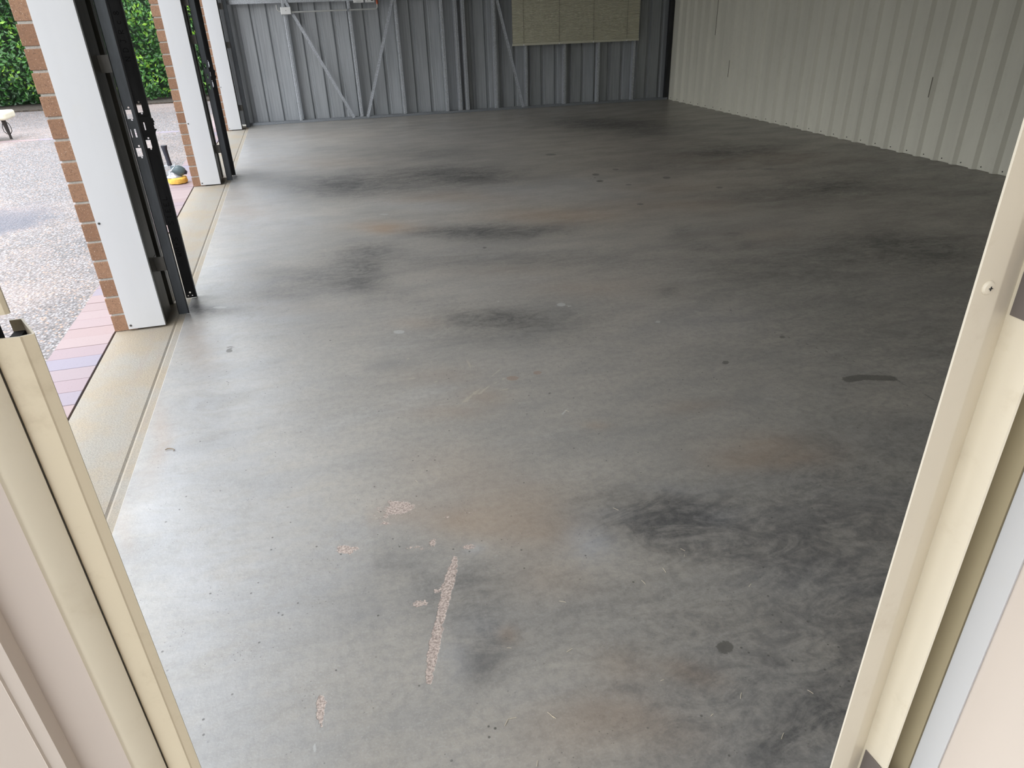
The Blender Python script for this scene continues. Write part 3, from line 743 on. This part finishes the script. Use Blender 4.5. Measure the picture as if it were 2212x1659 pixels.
# ---------------------------------------------------------------- back wall: cladding + steel frame, one skewed frame
BA = (-.6785, 10.252, 0); BR = math.atan2(-.1825, 5.854)
cl = MB(); pr = rib_profile(-.42, 5.93, .197, .226+.020, .030, .034, .016, 1)
cl.strip([(a, .118+b) for a, b in pr], .004, 2.75, .0015)
o = cl.build('wall_back', M['clad']); o.location = BA; o.rotation_euler.z = BR; tag(o, kind='structure')
lin_ = MB()
x_ = -.41
while x_ < 5.9:                      # faint stiffening swages in each pan
    for q in (.055, .085):
        lin_.box(x_+.036+q, x_+.036+q+.005, .1155, .1178, .01, 2.72)
    x_ += .197
tag(lin_.build('sheet_swage', M['clad'], o))
fr = empty('steel_wall_frame', BA, BR)
tag(fr, 'galvanised steel stud frame with diagonal braces standing against the grey far wall', 'wall frame')
def channel_x(x0, x1, y0, y1, z0, z1, t=.0015, up=True):
    m_ = MB(); m_.box(x0, x1, y0, y1, z0, z0+t) if up else m_.box(x0, x1, y0, y1, z1-t, z1)
    m_.box(x0, x1, y0, y0+t, z0, z1); m_.box(x0, x1, y1-t, y1, z0, z1); return m_
channel_x(-.03, 5.86, 0, .074, .001, .030).build('bottom_plate', M['plate'], fr)
def stud(x0, wdt, name='stud'):
    m_ = MB(); x1 = x0+wdt
    m_.strip([(x1-.001, .012), (x1-.001, .0035), (x0, .0035), (x0, .070), (x1-.001, .070), (x1-.001, .061)], .004, 2.70, .0014)
    m_.strip([(x0+wdt*.30, .0022), (x0+wdt*.45, .0010), (x0+wdt*.60, .0022)], .03, 2.70, .001)
    return m_.build(name, M['galv'], fr)
for x0, wd in ((.614,.037),(1.407,.036),(1.988,.036),(2.576,.036),(3.272,.04),(3.704,.037),(4.258,.037),(4.752,.037),(5.286,.037)):
    stud(x0, wd)
stud(2.752, .05, 'end_post'); stud(2.852, .05, 'end_post')
for xa, xb in ((-.02,.612),(.653,1.405),(1.445,1.986),(2.026,2.574),(2.614,2.75),(2.904,3.270),(3.314,3.702),(3.743,4.256),(4.297,4.750),(4.791,5.284),(5.325,5.85)):
    channel_x(xa, xb, .002, .060, 1.395, 1.442).build('noggin', M['galv'], fr)
def brace(xa, za, xb, zb, wd=.036, yy=-.004):
    a = Vector((xa, yy, za)); c = Vector((xb, yy, zb)); d_ = (c-a).normalized(); nn = Vector((-d_.z, 0, d_.x))*(wd/2)
    m_ = MB()
    for off in (Vector((0,-.0008,0)),):
        q = [a-nn, c-nn, c+nn, a+nn]
        m_.add([p_+off for p_ in q]+[p_+off+Vector((0,.0016,0)) for p_ in q], [(0,1,2,3),(7,6,5,4),(0,4,5,1),(1,5,6,2),(2,6,7,3),(3,7,4,0)])
    q = [a+nn, c+nn, c+nn-nn.normalized()*.0016, a+nn-nn.normalized()*.0016]
    m_.add([p_+Vector((0,-.009,0)) for p_ in q]+[p_ for p_ in q], [(0,1,2,3),(7,6,5,4),(0,4,5,1),(1,5,6,2),(2,6,7,3),(3,7,4,0)])
    return m_.build('brace', M['galv'], fr)
brace(.52, 1.73, 1.322, .022); brace(2.16, 1.92, 1.499, .020); brace(3.16, 2.08, 3.665, .022)
cp_ = MB(); cp_.strip([(5.815,.06),(5.815,.004),(5.872,.004),(5.872,.06)], .004, 2.7, .002)
cp_.build('corner_post', M['track_dark'], fr)

# ---------------------------------------------------------------- window blind on the back wall
bl = empty('window_blind', BA, BR); tag(bl, 'closed cream slatted blind hanging low over the far wall', 'blind')
m_ = MB(); z = .832; x0, x1 = 3.527, 5.338
while z < 1.98:
    m_.add([(x0,-.040,z),(x1,-.040,z),(x1,-.047,z+.010),(x0,-.047,z+.010),(x0,-.036,z+.0185),(x1,-.036,z+.0185),
            (x0,-.039,z),(x1,-.039,z),(x1,-.046,z+.010),(x0,-.046,z+.010),(x0,-.035,z+.0185),(x1,-.035,z+.0185)],
           [(0,1,2,3),(3,2,5,4),(7,6,9,8),(8,9,10,11),(0,3,9,6),(3,4,10,9),(1,7,8,2),(2,8,11,5),(4,5,11,10),(0,6,7,1)])
    z += .0165
sl = m_.build('slats', M['blind'], bl); 
m_ = MB(); m_.box(x0-.003, x1+.003, -.052, -.030, .803, .832); m_.build('bottom_rail', M['blind'], bl, bevel=.002)
m_ = MB(); m_.box(x0-.003, x1+.003, -.055, -.020, 1.98, 2.02); m_.build('head_rail', M['blind'], bl, bevel=.002)
for xx in (3.68, 4.18, 4.67, 5.16):
    m_ = MB(); m_.box(xx-.0016, xx+.0016, -.0505, -.049, .83, 1.98); c_ = m_.build('ladder_cord', M['cord'], bl)
    m_ = MB(); m_.box(xx-.008, xx+.008, -.056, -.052, .803, .818); m_.build('cord_plug', M['white_plastic'], bl, bevel=.001)

# ---------------------------------------------------------------- electrics on the back wall
def atback(name): return empty(name, BA, BR)
jb = atback('junction_box'); tag(jb, 'square white junction box on the far wall stud at the left end of the conduit', 'electrical box')
m_ = MB(); m_.box(.598, .722, -.050, -.006, 1.268, 1.350); m_.build('box_body', M['white_plastic'], jb, bevel=.004)
m_ = MB(); m_.box(.602, .718, -.056, -.050, 1.272, 1.346); m_.build('box_lid', M['white_plastic'], jb, bevel=.003)
m_ = MB(); m_.lathe([(.004,-.0565),(.004,-.058),(.002,-.0585)], 10, (.662,0,1.312), 'Y'); m_.build('lid_screw', M['darkscrew'], jb)
cd = atback('conduit_pipe'); tag(cd, 'grey plastic conduit running across the far wall from junction box to switches', 'conduit')
arc = [(1.752+.030*math.sin(a), -.024, 1.298+.030*(1-math.cos(a))+0) for a in [i*PI/2/6 for i in range(7)]]
m_ = MB(); m_.tube([(.7245,-.024,1.292)]+[(1.2,-.024,1.295)]+arc+[(1.783,-.024,1.352)], .0095, 10); m_.build('pipe', M['grey_plastic'], cd, smooth=True)
m_ = MB(); m_.tube([(.7245,-.024,1.292),(.75,-.024,1.292)], .0125, 12); m_.build('pipe_coupling', M['grey_plastic'], cd, smooth=True)
m_ = MB(); m_.tube([(1.72,-.024,1.2975),(1.745,-.024,1.298)], .0125, 12); m_.build('pipe_coupling', M['grey_plastic'], cd, smooth=True)
arc = [(.5955-.036*math.sin(a), -.024, 1.302+.036-.036*math.cos(a)) for a in [i*PI/2/6 for i in range(7)]]
m_ = MB(); m_.tube(arc+[(.5595,-.024,1.375)], .0095, 10); m_.build('left_bend', M['grey_plastic'], cd, smooth=True)
m_ = MB(); m_.tube([(1.783,-.024,1.352),(1.781,-.024,1.40),(1.765,-.024,1.44)], .0115, 12); tag(m_.build('orange_elbow', M['orange_plastic'], cd, smooth=True), 'orange conduit elbow')
m_ = MB(); m_.box(1.395, 1.425, -.036, -.003, 1.282, 1.312); m_.build('saddle_clip', M['plate'], cd, bevel=.002)
for i, (xa, xb, lab) in enumerate(((1.492,1.618,'left white socket plate on far wall, blank front with a thin slot'),(1.636,1.752,'right white socket plate on far wall, round dark knob, beside the orange elbow'))):
    s_ = atback('wall_socket'); tag(s_, lab, 'socket', 'white sockets on the far wall')
    m_ = MB(); m_.box(xa, xb, -.045, -.004, 1.372, 1.450); m_.build('back_box', M['white_plastic'], s_, bevel=.003)
    m_ = MB(); m_.box(xa+.004, xb-.004, -.052, -.045, 1.376, 1.446); m_.build('face_plate', M['white_plastic'], s_, bevel=.002)
    if i: 
        m_ = MB(); m_.lathe([(.015,-.052),(.015,-.062),(.012,-.064)], 16, (xb-.032,0,1.402), 'Y'); m_.build('knob', M['darkscrew'], s_)
        m_ = MB(); m_.box(xa+.025, xa+.034, -.0545, -.052, 1.386, 1.402); m_.build('switch', M['grey_plastic'], s_)
    else:
        m_ = MB(); m_.box(xa+.035, xb-.03, -.054, -.052, 1.384, 1.389); m_.build('slot', M['grey_plastic'], s_)

# ---------------------------------------------------------------- brick pillars with white steel covers
PY = (3.408, 6.632, 9.965)
def pillar(y0, label, depth):
    root = empty('brick_pillar', (-.93, y0, 0)); tag(root, label, 'pillar', 'brick pillars along the garage opening')
    X0, X1 = -1.008+.93, -.908+.93
    m_ = MB(); m_.box(X0+.006, X1-.004, .016, depth-.006, -.006, 2.40); m_.build('mortar_core', M['mortar'], root)
    b_ = MB(); tone = []; z = -.004; c = 0
    while z < 2.35:
        off = (0, .055)[c % 2]; y = .010-off
        while y < depth-.02:
            ya, yb = max(y, .010), min(y+.100, depth)
            if yb-ya > .02:
                b_.box(X0+rng.normal(0,.0008), X1, ya+rng.normal(0,.0006), yb, z+.0005, z+.0765); tone += [rng.random()]*8
            y += .110
        z += .0863; c += 1
    o = b_.build('brickwork', M['brick'], root, bevel=.0025); set_tone(o, tone)
    w_ = MB(); xa, xb = -.944+.93, -.784+.93
    w_.strip([(xa+.001,.012),(xa+.001,.001),(xb-.001,.001),(xb-.001,.022)], .004, 2.42, .002)
    cv = w_.build('white_cover', M['white'], root, bevel=.0006)
    for zz in (.022, .505):
        s_ = MB(); s_.lathe([(.0052,0),(.0052,-.0018),(.0035,-.0040)], 10, (xa+.012, .0, zz), 'Y'); s_.build('cover_screw', M['darkscrew'], root)
    return root
pillar(PY[0], 'nearest brick pillar with white steel cover, at the large left opening', .34)
pillar(PY[1], 'middle brick pillar with white steel cover, further along the threshold', .34)
pillar(PY[2], 'farthest brick pillar with white steel cover, against the far corner', .28)

def column(y0, depth, label):
    root = empty('steel_column', (-.79, y0, 0)); tag(root, label, 'column', 'steel columns beside the brick pillars')
    m_ = MB(); m_.strip([(-.100,.030),(.004,.030),(.004,min(.190,depth-.08)),(-.050,min(.190,depth-.08)),(-.050,depth-.06),(.004,depth-.06),(.004,depth-.01),(-.100,depth-.01)], .003, 2.40, .0026)
    m_.build('channel', M['column'], root)
    m_ = MB(); m_.strip([(-.046,depth-.100),(-.020,depth-.100),(-.020,depth-.085)], .003, 2.40, .002); m_.build('inner_lip', M['bracket'], root)
    return root
column(PY[0], .34, 'dark olive steel column beside the nearest white pillar cover')
column(PY[1], .34, 'dark olive steel column beside the middle white pillar cover')
column(PY[2], .20, 'dark olive steel column beside the farthest white pillar cover')

# ---------------------------------------------------------------- door guide tracks
def cut(o, cutters):
    """open real holes through a sheet"""
    c_ = MB()
    for kind, x, z, a, b_ in cutters:
        if kind == 'r': c_.box(x-a/2, x+a/2, -.02, .02, z-b_/2, z+b_/2)
        else: c_.lathe([(a,-.02),(a,.02)], 14, (x,0,z), 'Y')
    co = c_.build('hole_cutter', M['black']); co.parent = o.parent
    co.matrix_world = o.matrix_world
    md = o.modifiers.new('holes', 'BOOLEAN'); md.object = co; md.operation = 'DIFFERENCE'; md.solver = 'EXACT'
    bpy.context.view_layer.update()
    me = bpy.data.meshes.new_from_object(o.evaluated_get(bpy.context.evaluated_depsgraph_get()))
    o.modifiers.clear(); o.data = me; bpy.data.objects.remove(co)
def track(y, label, far, word=False, group='door guide tracks beside the pillars', bot=.002, holes=True, ztop=2.35):
    cx, wide, hx, hd = (-.7075, .049, -.0115, -.007) if far else (-.7175, .046, -.004, .0005)
    root = empty('door_track', (cx, y, 0)); tag(root, label, 'door track', group)
    h = wide/2
    m_ = MB(); m_.strip([(-h+.003,.0),(h-.003,.0)], bot, ztop, .0028)
    web = m_.build('web', M['track_dark'] if far else M['track'], root)
    hs = []
    if holes:
        hs = [('r',hx,.925,.023,.037),('r',hx,.768,.022,.036),('c',hd-.001,.952,.0040,0),('c',hd,.902,.0040,0),('c',hd,.794,.0040,0),('c',hd,.746,.0040,0),('r',hd+(-.0015 if far else .001),.8475,.007,.035)]
        if not far: hs += [('r',hx-.0115,.8475,.0025,.034)]
    if word: hs += [('c',-.0015,.030,.0048,0),('c',-.0135,.013,.0030,0),('c',.0065,.013,.0030,0)]
    if hs: cut(web, hs)
    fl = MB(); q = .010 if not far else .022
    fl.strip([(-h+.003,.0),(-h+.0008,.0008),(-h,.003),(-h,.010)], bot, ztop, .0028)
    if far: fl.box(-h-.0045, -h+.001, .0, .003, .385, ztop)
    fl.build('left_flange', M['track_dark'], root)
    fl = MB(); fl.strip([(h-.003,.0),(h-.0008,.0008),(h,.003),(h-.0005,q)], bot, ztop, .0028)
    fl.build('right_flange', M['track_dark'], root)
    return root
def bracket(tr, z, h=.068):
    m_ = MB(); m_.box(-.066, -.0245, .004, .0065, z-h/2, z+h/2); m_.box(-.0685, -.066, .004, .060, z-h/2, z+h/2)
    m_.build('bracket', M['bracket'], tr, bevel=.0008)
GT = 'door guide tracks beside the pillars'
T1 = track(3.535, 'bluish dark steel door track nearest the camera, on the nearest pillar', False)
bracket(T1, .26); bracket(T1, 1.124)
T2 = track(3.762, 'black steel door track with hand-drawn marker letters, behind the nearest pillar', True, word=True)
T3 = track(6.765, 'rounded dark steel door track in front at the middle pillar', False)
bracket(T3, .27); bracket(T3, 1.12); bracket(T3, 1.42, .12)
T4 = track(6.985, 'black steel door track behind the rounded one at the middle pillar', True)
T5 = track(10.12, 'dark steel door track in the far left corner', False, holes=False)
T5.location.x = -.712
bracket(T5, .24); bracket(T5, .96, .07); bracket(T5, 1.38, .07)
# latch catch plates screwed to the far faces
for T, dx in ((T2, 0), (T4, 0)):
    la = MB()
    pts = [(a_-.0125, z_) for a_, z_ in [(-.011,.889),(.034,.889),(.041,.880),(.052,.866),(.044,.862),(.0445,.834),(.054,.832),(.046,.822),(.042,.808),(.020,.800),(.008,.812),(.006,.830),(-.011,.830)]]
    n = len(pts)
    la.add([(a,-.0105,b_) for a, b_ in pts]+[(a,-.0075,b_) for a, b_ in pts], [tuple(range(n)), tuple(range(n,2*n))[::-1]]+[(i,(i+1)%n,(i+1)%n+n,i+n) for i in range(n)])
    lo = la.build('latch_plate', M['track_dark'], T)
    bpy.context.view_layer.update(); cut(lo, [('r',-.0085,.8475,.0075,.035)])
    bb_ = MB(); bb_.box(.012,.034,-.0075,-.0014,.850,.880); bb_.build('latch_spacer', M['track_dark'], T)

# hand-written marker strokes on the black track, reading upward
GL = {'M': [[(0,0),(.1,1),(.5,.3),(.9,1),(1,0)]], '+': [[(.5,.15),(.5,.85)],[(.15,.5),(.85,.5)]], 'S': [[(.95,.85),(.6,1),(.2,.9),(.1,.7),(.5,.5),(.9,.3),(.7,.05),(.3,0),(.0,.15)]],
      'T': [[(.5,0),(.5,1)],[(.2,.9),(.8,1)]], 'E': [[(.9,1),(.15,.95),(.1,0),(.95,0)],[(.1,.5),(.75,.5)]], 'L': [[(.2,1),(.1,.1),(.4,0),(.95,.1)]],
      'W': [[(0,1),(.25,0),(.5,.7),(.75,0),(1,1)]], 'N': [[(.1,0),(.1,1),(.9,0),(.9,1)]], 'J': [[(.2,1),(.9,1)],[(.6,1),(.6,.2),(.3,0),(.1,.2)]], 'D': [[(.1,0),(.1,1),(.7,.9),(.95,.5),(.7,.1),(.1,0)]],
      'R': [[(.1,0),(.1,1),(.8,.9),(.75,.55),(.1,.5),(.9,0)]], 'c': [[(.8,.65),(.4,.7),(.15,.4),(.4,.05),(.8,.1)]], '8': [[(.5,.5),(.15,.75),(.5,1),(.85,.75),(.5,.5),(.1,.25),(.5,0),(.9,.25),(.5,.5)]]}
def scrawl(tr, word, z, hx, size, adv, name='marker_writing'):
    m_ = MB()
    for ch_ in word:
        for st in GL.get(ch_, []):
            pts = [(hx-v*size, z+u*size*.85) for u, v in st]
            for (xa, za), (xb, zb) in zip(pts[:-1], pts[1:]):
                d_ = Vector((xb-xa, zb-za)); L = d_.length or 1; d_ /= L; nn = Vector((-d_.y, d_.x))*.0011
                q = [(xa-nn.x,za-nn.y),(xb-nn.x,zb-nn.y),(xb+nn.x,zb+nn.y),(xa+nn.x,za+nn.y)]
                m_.add([(a,-.0020,b_) for a, b_ in q]+[(a,-.0014,b_) for a, b_ in q], [(0,1,2,3),(7,6,5,4),(0,4,5,1),(1,5,6,2),(2,6,7,3),(3,7,4,0)])
        z += adv
    o = m_.build(name, M['ink'], tr)
scrawl(T2, 'WM+S', .222, .006, .022, .0275)
scrawl(T2, 'STEEL', .385, .006, .022, .0300)
scrawl(T2, 'NDJRc8', 1.12, .006, .022, .0360)

# ---------------------------------------------------------------- walls, header and roof that enclose the garage, plus an added light blocker
g = MB(); g.box(-.96, -.80, -.2, 10.5, 2.22, 2.75)
tag(g.build('wall_left', M['white']), kind='structure')
g = MB(); g.strip([(a, b) for a, b in rib_profile(-.98, 5.4, .2, 0, .025, .03, .015, 1)], 0, 1, .002)
o = g.build('ceiling', M['roof']); o.rotation_euler = (PI/2, 0, 0)
for v in o.data.vertices: v.co = Vector((v.co.x, v.co.y, -1.80+12.45*(1 if v.co.z > .5 else 0)))  # roof is also stretched over the path to cut light at the door
o.rotation_euler = (0,0,0)
for v in o.data.vertices: v.co = Vector((v.co.x, v.co.z+.10, 2.76-v.co.y))
o.data.update(); tag(o, kind='structure')
g = MB(); g.box(-1.1, 6.5, -2.0, -1.9, -.1, 2.5)  # unseen wall added behind the camera to block light at the doorway
tag(g.build('wall_light_blocker', M['blocker']), 'unseen wall added across the side path to cut light at the door', kind='structure')
# side wall with the doorway: inner liner, outer cladding
YJ = .50
g = MB()
g.box(-1.0, -.262, .500, .550, .0, 2.75); g.box(.722, XW+.1, .495, .54, .0, 2.75); g.box(-.262, .722, .495, .54, 2.08, 2.75)
tag(g.build('wall_front', M['cream_liner']), kind='structure')
g = MB(); pr = [(-1.0,.478),(-.52,.478),(-.516,.490),(-.500,.490),(-.496,.478),(-.2995,.478),(-.2985,.4768),(-.2975,.478),(-.2875,.478),(-.2845,.4885),(-.2835,.4925)]
g.strip(pr, .004, 2.7, .0015)
tag(g.build('wall_front_cladding', M['cream_flat']), kind='structure')

# left door jamb: stop section (cut off at the lock height) and outer flashing
j = MB()
j.strip([(-.2215,.512),(-.2215,.5005),(-.2040,.4995),(-.2030,.5002),(-.1968,.5020),(-.1975,.5045),(-.2130,.535),(-.2208,.535)], .004, 1.106, .0014)
jo = tag(j.build('trim_2', M['cream_old']), 'yellowed cream door stop section at the left jamb', kind='structure')
j = MB(); j.box(-.2197, -.2125, .503, .533, .30, 1.098); j.box(-.2125, -.2045, .503, .518, .30, 1.098); j.build('stop_shade_block', M['black'], jo)  # black blocks stand for the shade inside the hollow stop
j = MB()
j.strip([(-.2208,.512),(-.2208,.5005),(-.2075,.5005),(-.2058,.5015),(-.2065,.5045),(-.2190,.535),(-.2235,.535)], 1.122, 2.08, .0014); j.build('upper_stop', M['cream_old'], jo)
j = MB()
MBX = MB(); MBX.box(-.2240, -.2210, .506, .52, .004, 2.08)  # black box put in as the shade of the narrow gap
rd = [(-.2425-.006*math.sin(a)*.6, .4915-.006*(1-math.cos(a))*.3) for a in (0,.4,.8,1.2)]
j.strip([(-.2262,.510),(-.2262,.5030),(-.2250,.4990),(-.2236,.4975),(-.2250,.4962),(-.2405,.4920)]+rd+[(-.2460,.4908)], .004, 2.08, .0014)
tag(MBX.build('trim_7', M['black']), 'black strip standing for the shade in the gap behind the left door stop', kind='structure')
tag(j.build('trim_3', M['cream_flat2'], smooth=True), 'cream folded flashing at the left of the doorway', kind='structure')

j = MB(); j.strip([(-.2462,.4912),(-.2838,.4897)], .004, 2.08, .0014)
tag(j.build('trim_8', M['pinkish']), 'flat pinkish cream sheet edge left of the doorway', kind='structure')
# right door jamb: stop face with screw, rolled edge, rebate, outer flange
j = MB()
arc = [(.6290,.4995),(.6310,.4998),(.6330,.5006),(.6350,.5016),(.6728,.5175)]
j.strip([(.6135,.507),(.6010,.5020),(.6000,.4995)]+arc+[(.6732,.535)], .004, 2.08, .0014)
jr = tag(j.build('trim_4', M['cream'], smooth=True), 'cream rolled door stop at the right jamb with one round screw', kind='structure')
s_ = MB(); s_.lathe([(.0074,.4994),(.0074,.4980),(.0058,.4962),(.002,.4955)], 20, (.6145,0,1.0345), 'Y'); so = s_.build('jamb_screw', M['cream'], jr, smooth=True)
s_ = MB(); s_.box(.6145-.0022,.6145+.0022,.4948,.4960,1.0341,1.0349); s_.box(.6145-.0004,.6145+.0004,.4948,.4960,1.0323,1.0367); s_.build('screw_slot', M['black'], so)
j = MB()
j.strip([(.6735,.535),(.6735,.5165),(.6765,.4768),(.6778,.4760),(.6790,.477),(.6790,.535)], .004, 2.08, .0014)
tag(j.build('trim_5', M['cream']), 'cream rebate flashing behind the right door stop', kind='structure')

j = MB(); j.strip([(.6805,.525),(.7090,.525),(.7105,.4705),(.7185,.4705),(.7185,.54)], .004, 2.08, .0012)
tag(j.build('trim_6', M['olive']), 'inner flashing in the gap by the open door leaf, olive beige with the gap shade painted in', kind='structure')
# open door leaf, hinged on the right jamb
dl = empty('door_1', (.710, .469, 0)); tag(dl, kind='structure')
m_ = MB(); m_.box(.0035, .034, -.82, 0, .03, 2.05); m_.build('door_panel', M['cream_flat'], dl, bevel=.001)
m_ = MB(); m_.box(.0, .0035, -.036, -.001, .03, 2.05); m_.build('door_stile', M['white'], dl, bevel=.0008)
for k_, (za, lab) in enumerate(((.182, 'lower'),(.992, 'middle'),(1.80, 'upper'))):
    m_ = MB(); m_.box(-.0380, -.0358, .0095, .0440, za, za+.098); h_ = m_.build('hinge', M['hinge'], dl, bevel=.0006)
    m_ = MB(); m_.tube([(-.0325,.0010,za),(-.0325,.0010,za+.098)], .0055, 12); m_.build('hinge_pin', M['hinge'], h_)
    for sx, sz in ((.020,.018),(.020,.049),(.020,.080)):
        m_ = MB(); m_.lathe([(.0048,-.0382),(.0048,-.0392),(.003,-.0398)], 14, (0,sx,za+sz), 'X'); m_.build('hinge_screw', M['screw'], h_)

# ---------------------------------------------------------------- polisher standing on the pavers
po = empty('polisher', (-1.155, 6.86, -.006)); tag(po, 'small electric polisher with thick yellow sponge pad and upright dark handle on the pavers', 'power tool')
m_ = MB(); pf = [(.060,.004),(.075,.008),(.080,.022),(.079,.046),(.070,.056)]; m_.lathe(pf, 36, (.0,0,0)); o = m_.build('sponge_pad', M['yellow'], po, smooth=True)
for v in o.data.vertices:
    a = math.atan2(v.co.y, v.co.x); v.co.x += .003*math.sin(9*a+v.co.z*80); v.co.y += .003*math.cos(7*a+v.co.z*60)
m_ = MB(); m_.lathe([(.058,0),(.058,.006)], 30); m_.build('pad_shadow', M['shadow_red'], po)  # dark red disc stands for the shadow under the pad
m_ = MB(); m_.lathe([(.066,.056),(.066,.062),(.050,.070),(.040,.086),(.038,.112)], 30, (-.02,0,0)); m_.build('gear_housing', M['alu'], po, smooth=True)
m_ = MB(); m_.tube([(-.03,0,.110),(.0,0,.112),(.022,0,.109),(.048,-.002,.102),(.068,-.003,.094),(.078,-.003,.088)], [.038,.043,.044,.040,.030,.014], 24); m_.build('motor_housing', M['teal'], po, smooth=True)
m_ = MB(); m_.tube([(.062,-.003,.096),(.090,-.003,.084)], [.028,.012], 20); m_.build('end_cap', M['navy'], po, smooth=True)
for zz in (.075,.088,.101,.114):
    m_ = MB(); m_.box(-.066, -.020, -.042, -.036, zz, zz+.004); m_.build('cooling_fin', M['alu'], po)
m_ = MB(); m_.box(-.085, .008, -.014, .014, .150, .158); m_.tube([(.0,-.03,.100),(.006,-.02,.154)], .004, 8); m_.tube([(-.055,-.04,.095),(.0,-.03,.145)], .004, 8); m_.build('handle_frame', M['alu'], po)
m_ = MB(); m_.tube([(-.034,0,.155),(-.036,0,.19),(-.040,0,.24),(-.044,0,.290),(-.044,0,.318),(-.044,0,.324)], [.020,.018,.019,.021,.026,.025], 18); m_.build('handle_grip', M['navy'], po, smooth=True)

# ---------------------------------------------------------------- garden bench corner
be = empty('garden_bench', (-3.70, 10.62, -.010)); tag(be, 'low garden bench with cream rounded top and dark iron leg on the driveway', 'bench')
m_ = MB(); m_.box(-1.15, .19, -.18, .20, .238, .330); m_.build('bench_top', M['bench_top'], be, bevel=.028, seg=4)
for lx in (.105, -1.05):
    m_ = MB(); m_.tube([(lx-.012,0,.24),(lx-.008,0,.20),(lx,0,.10),(lx+.006,0,.04),(lx+.008,0,.0)], [.024,.026,.020,.014,.016], 12); lg = m_.build('bench_leg', M['iron'], be, smooth=True)
    m_ = MB()
    for sx in (-1, 1):
        m_.tube([(lx+sx*.014,0,.20),(lx+sx*.034,0,.185),(lx+sx*.046,0,.14),(lx+sx*.044,0,.095),(lx+sx*.018,0,.06)], .0045, 8)
    m_.build('leg_scroll', M['iron'], lg, smooth=True)

# ---------------------------------------------------------------- bits lying on the floor
m_ = MB(); m_.tube([(-.018,.0,.003),(-.010,.004,.0045),(.0,.002,.004),(.008,-.003,.0035),(.013,-.010,.003),(.010,-.016,.0025)], [.0012,.0018,.0016,.0014,.0013,.0009], 8)
tag(m_.build('curled_twig', M['dry'], smooth=True, loc=(-.607,2.237,0)), 'tiny curled dry twig on the floor near the slab edge', 'twig')
m_ = MB()
for (x, y) in STRAWS:
    a = rng.uniform(0, PI); L = rng.uniform(.004,.010); dx, dy = math.cos(a)*L, math.sin(a)*L
    m_.tube([(x-dx,y-dy,.0008),(x+dx*.2,y+dy*.3,.0012),(x+dx,y+dy,.0008)], .0005, 5)
tag(m_.build('straw_litter', M['dry2']), 'short pale dry grass clippings scattered on the concrete', 'litter', kind='stuff')
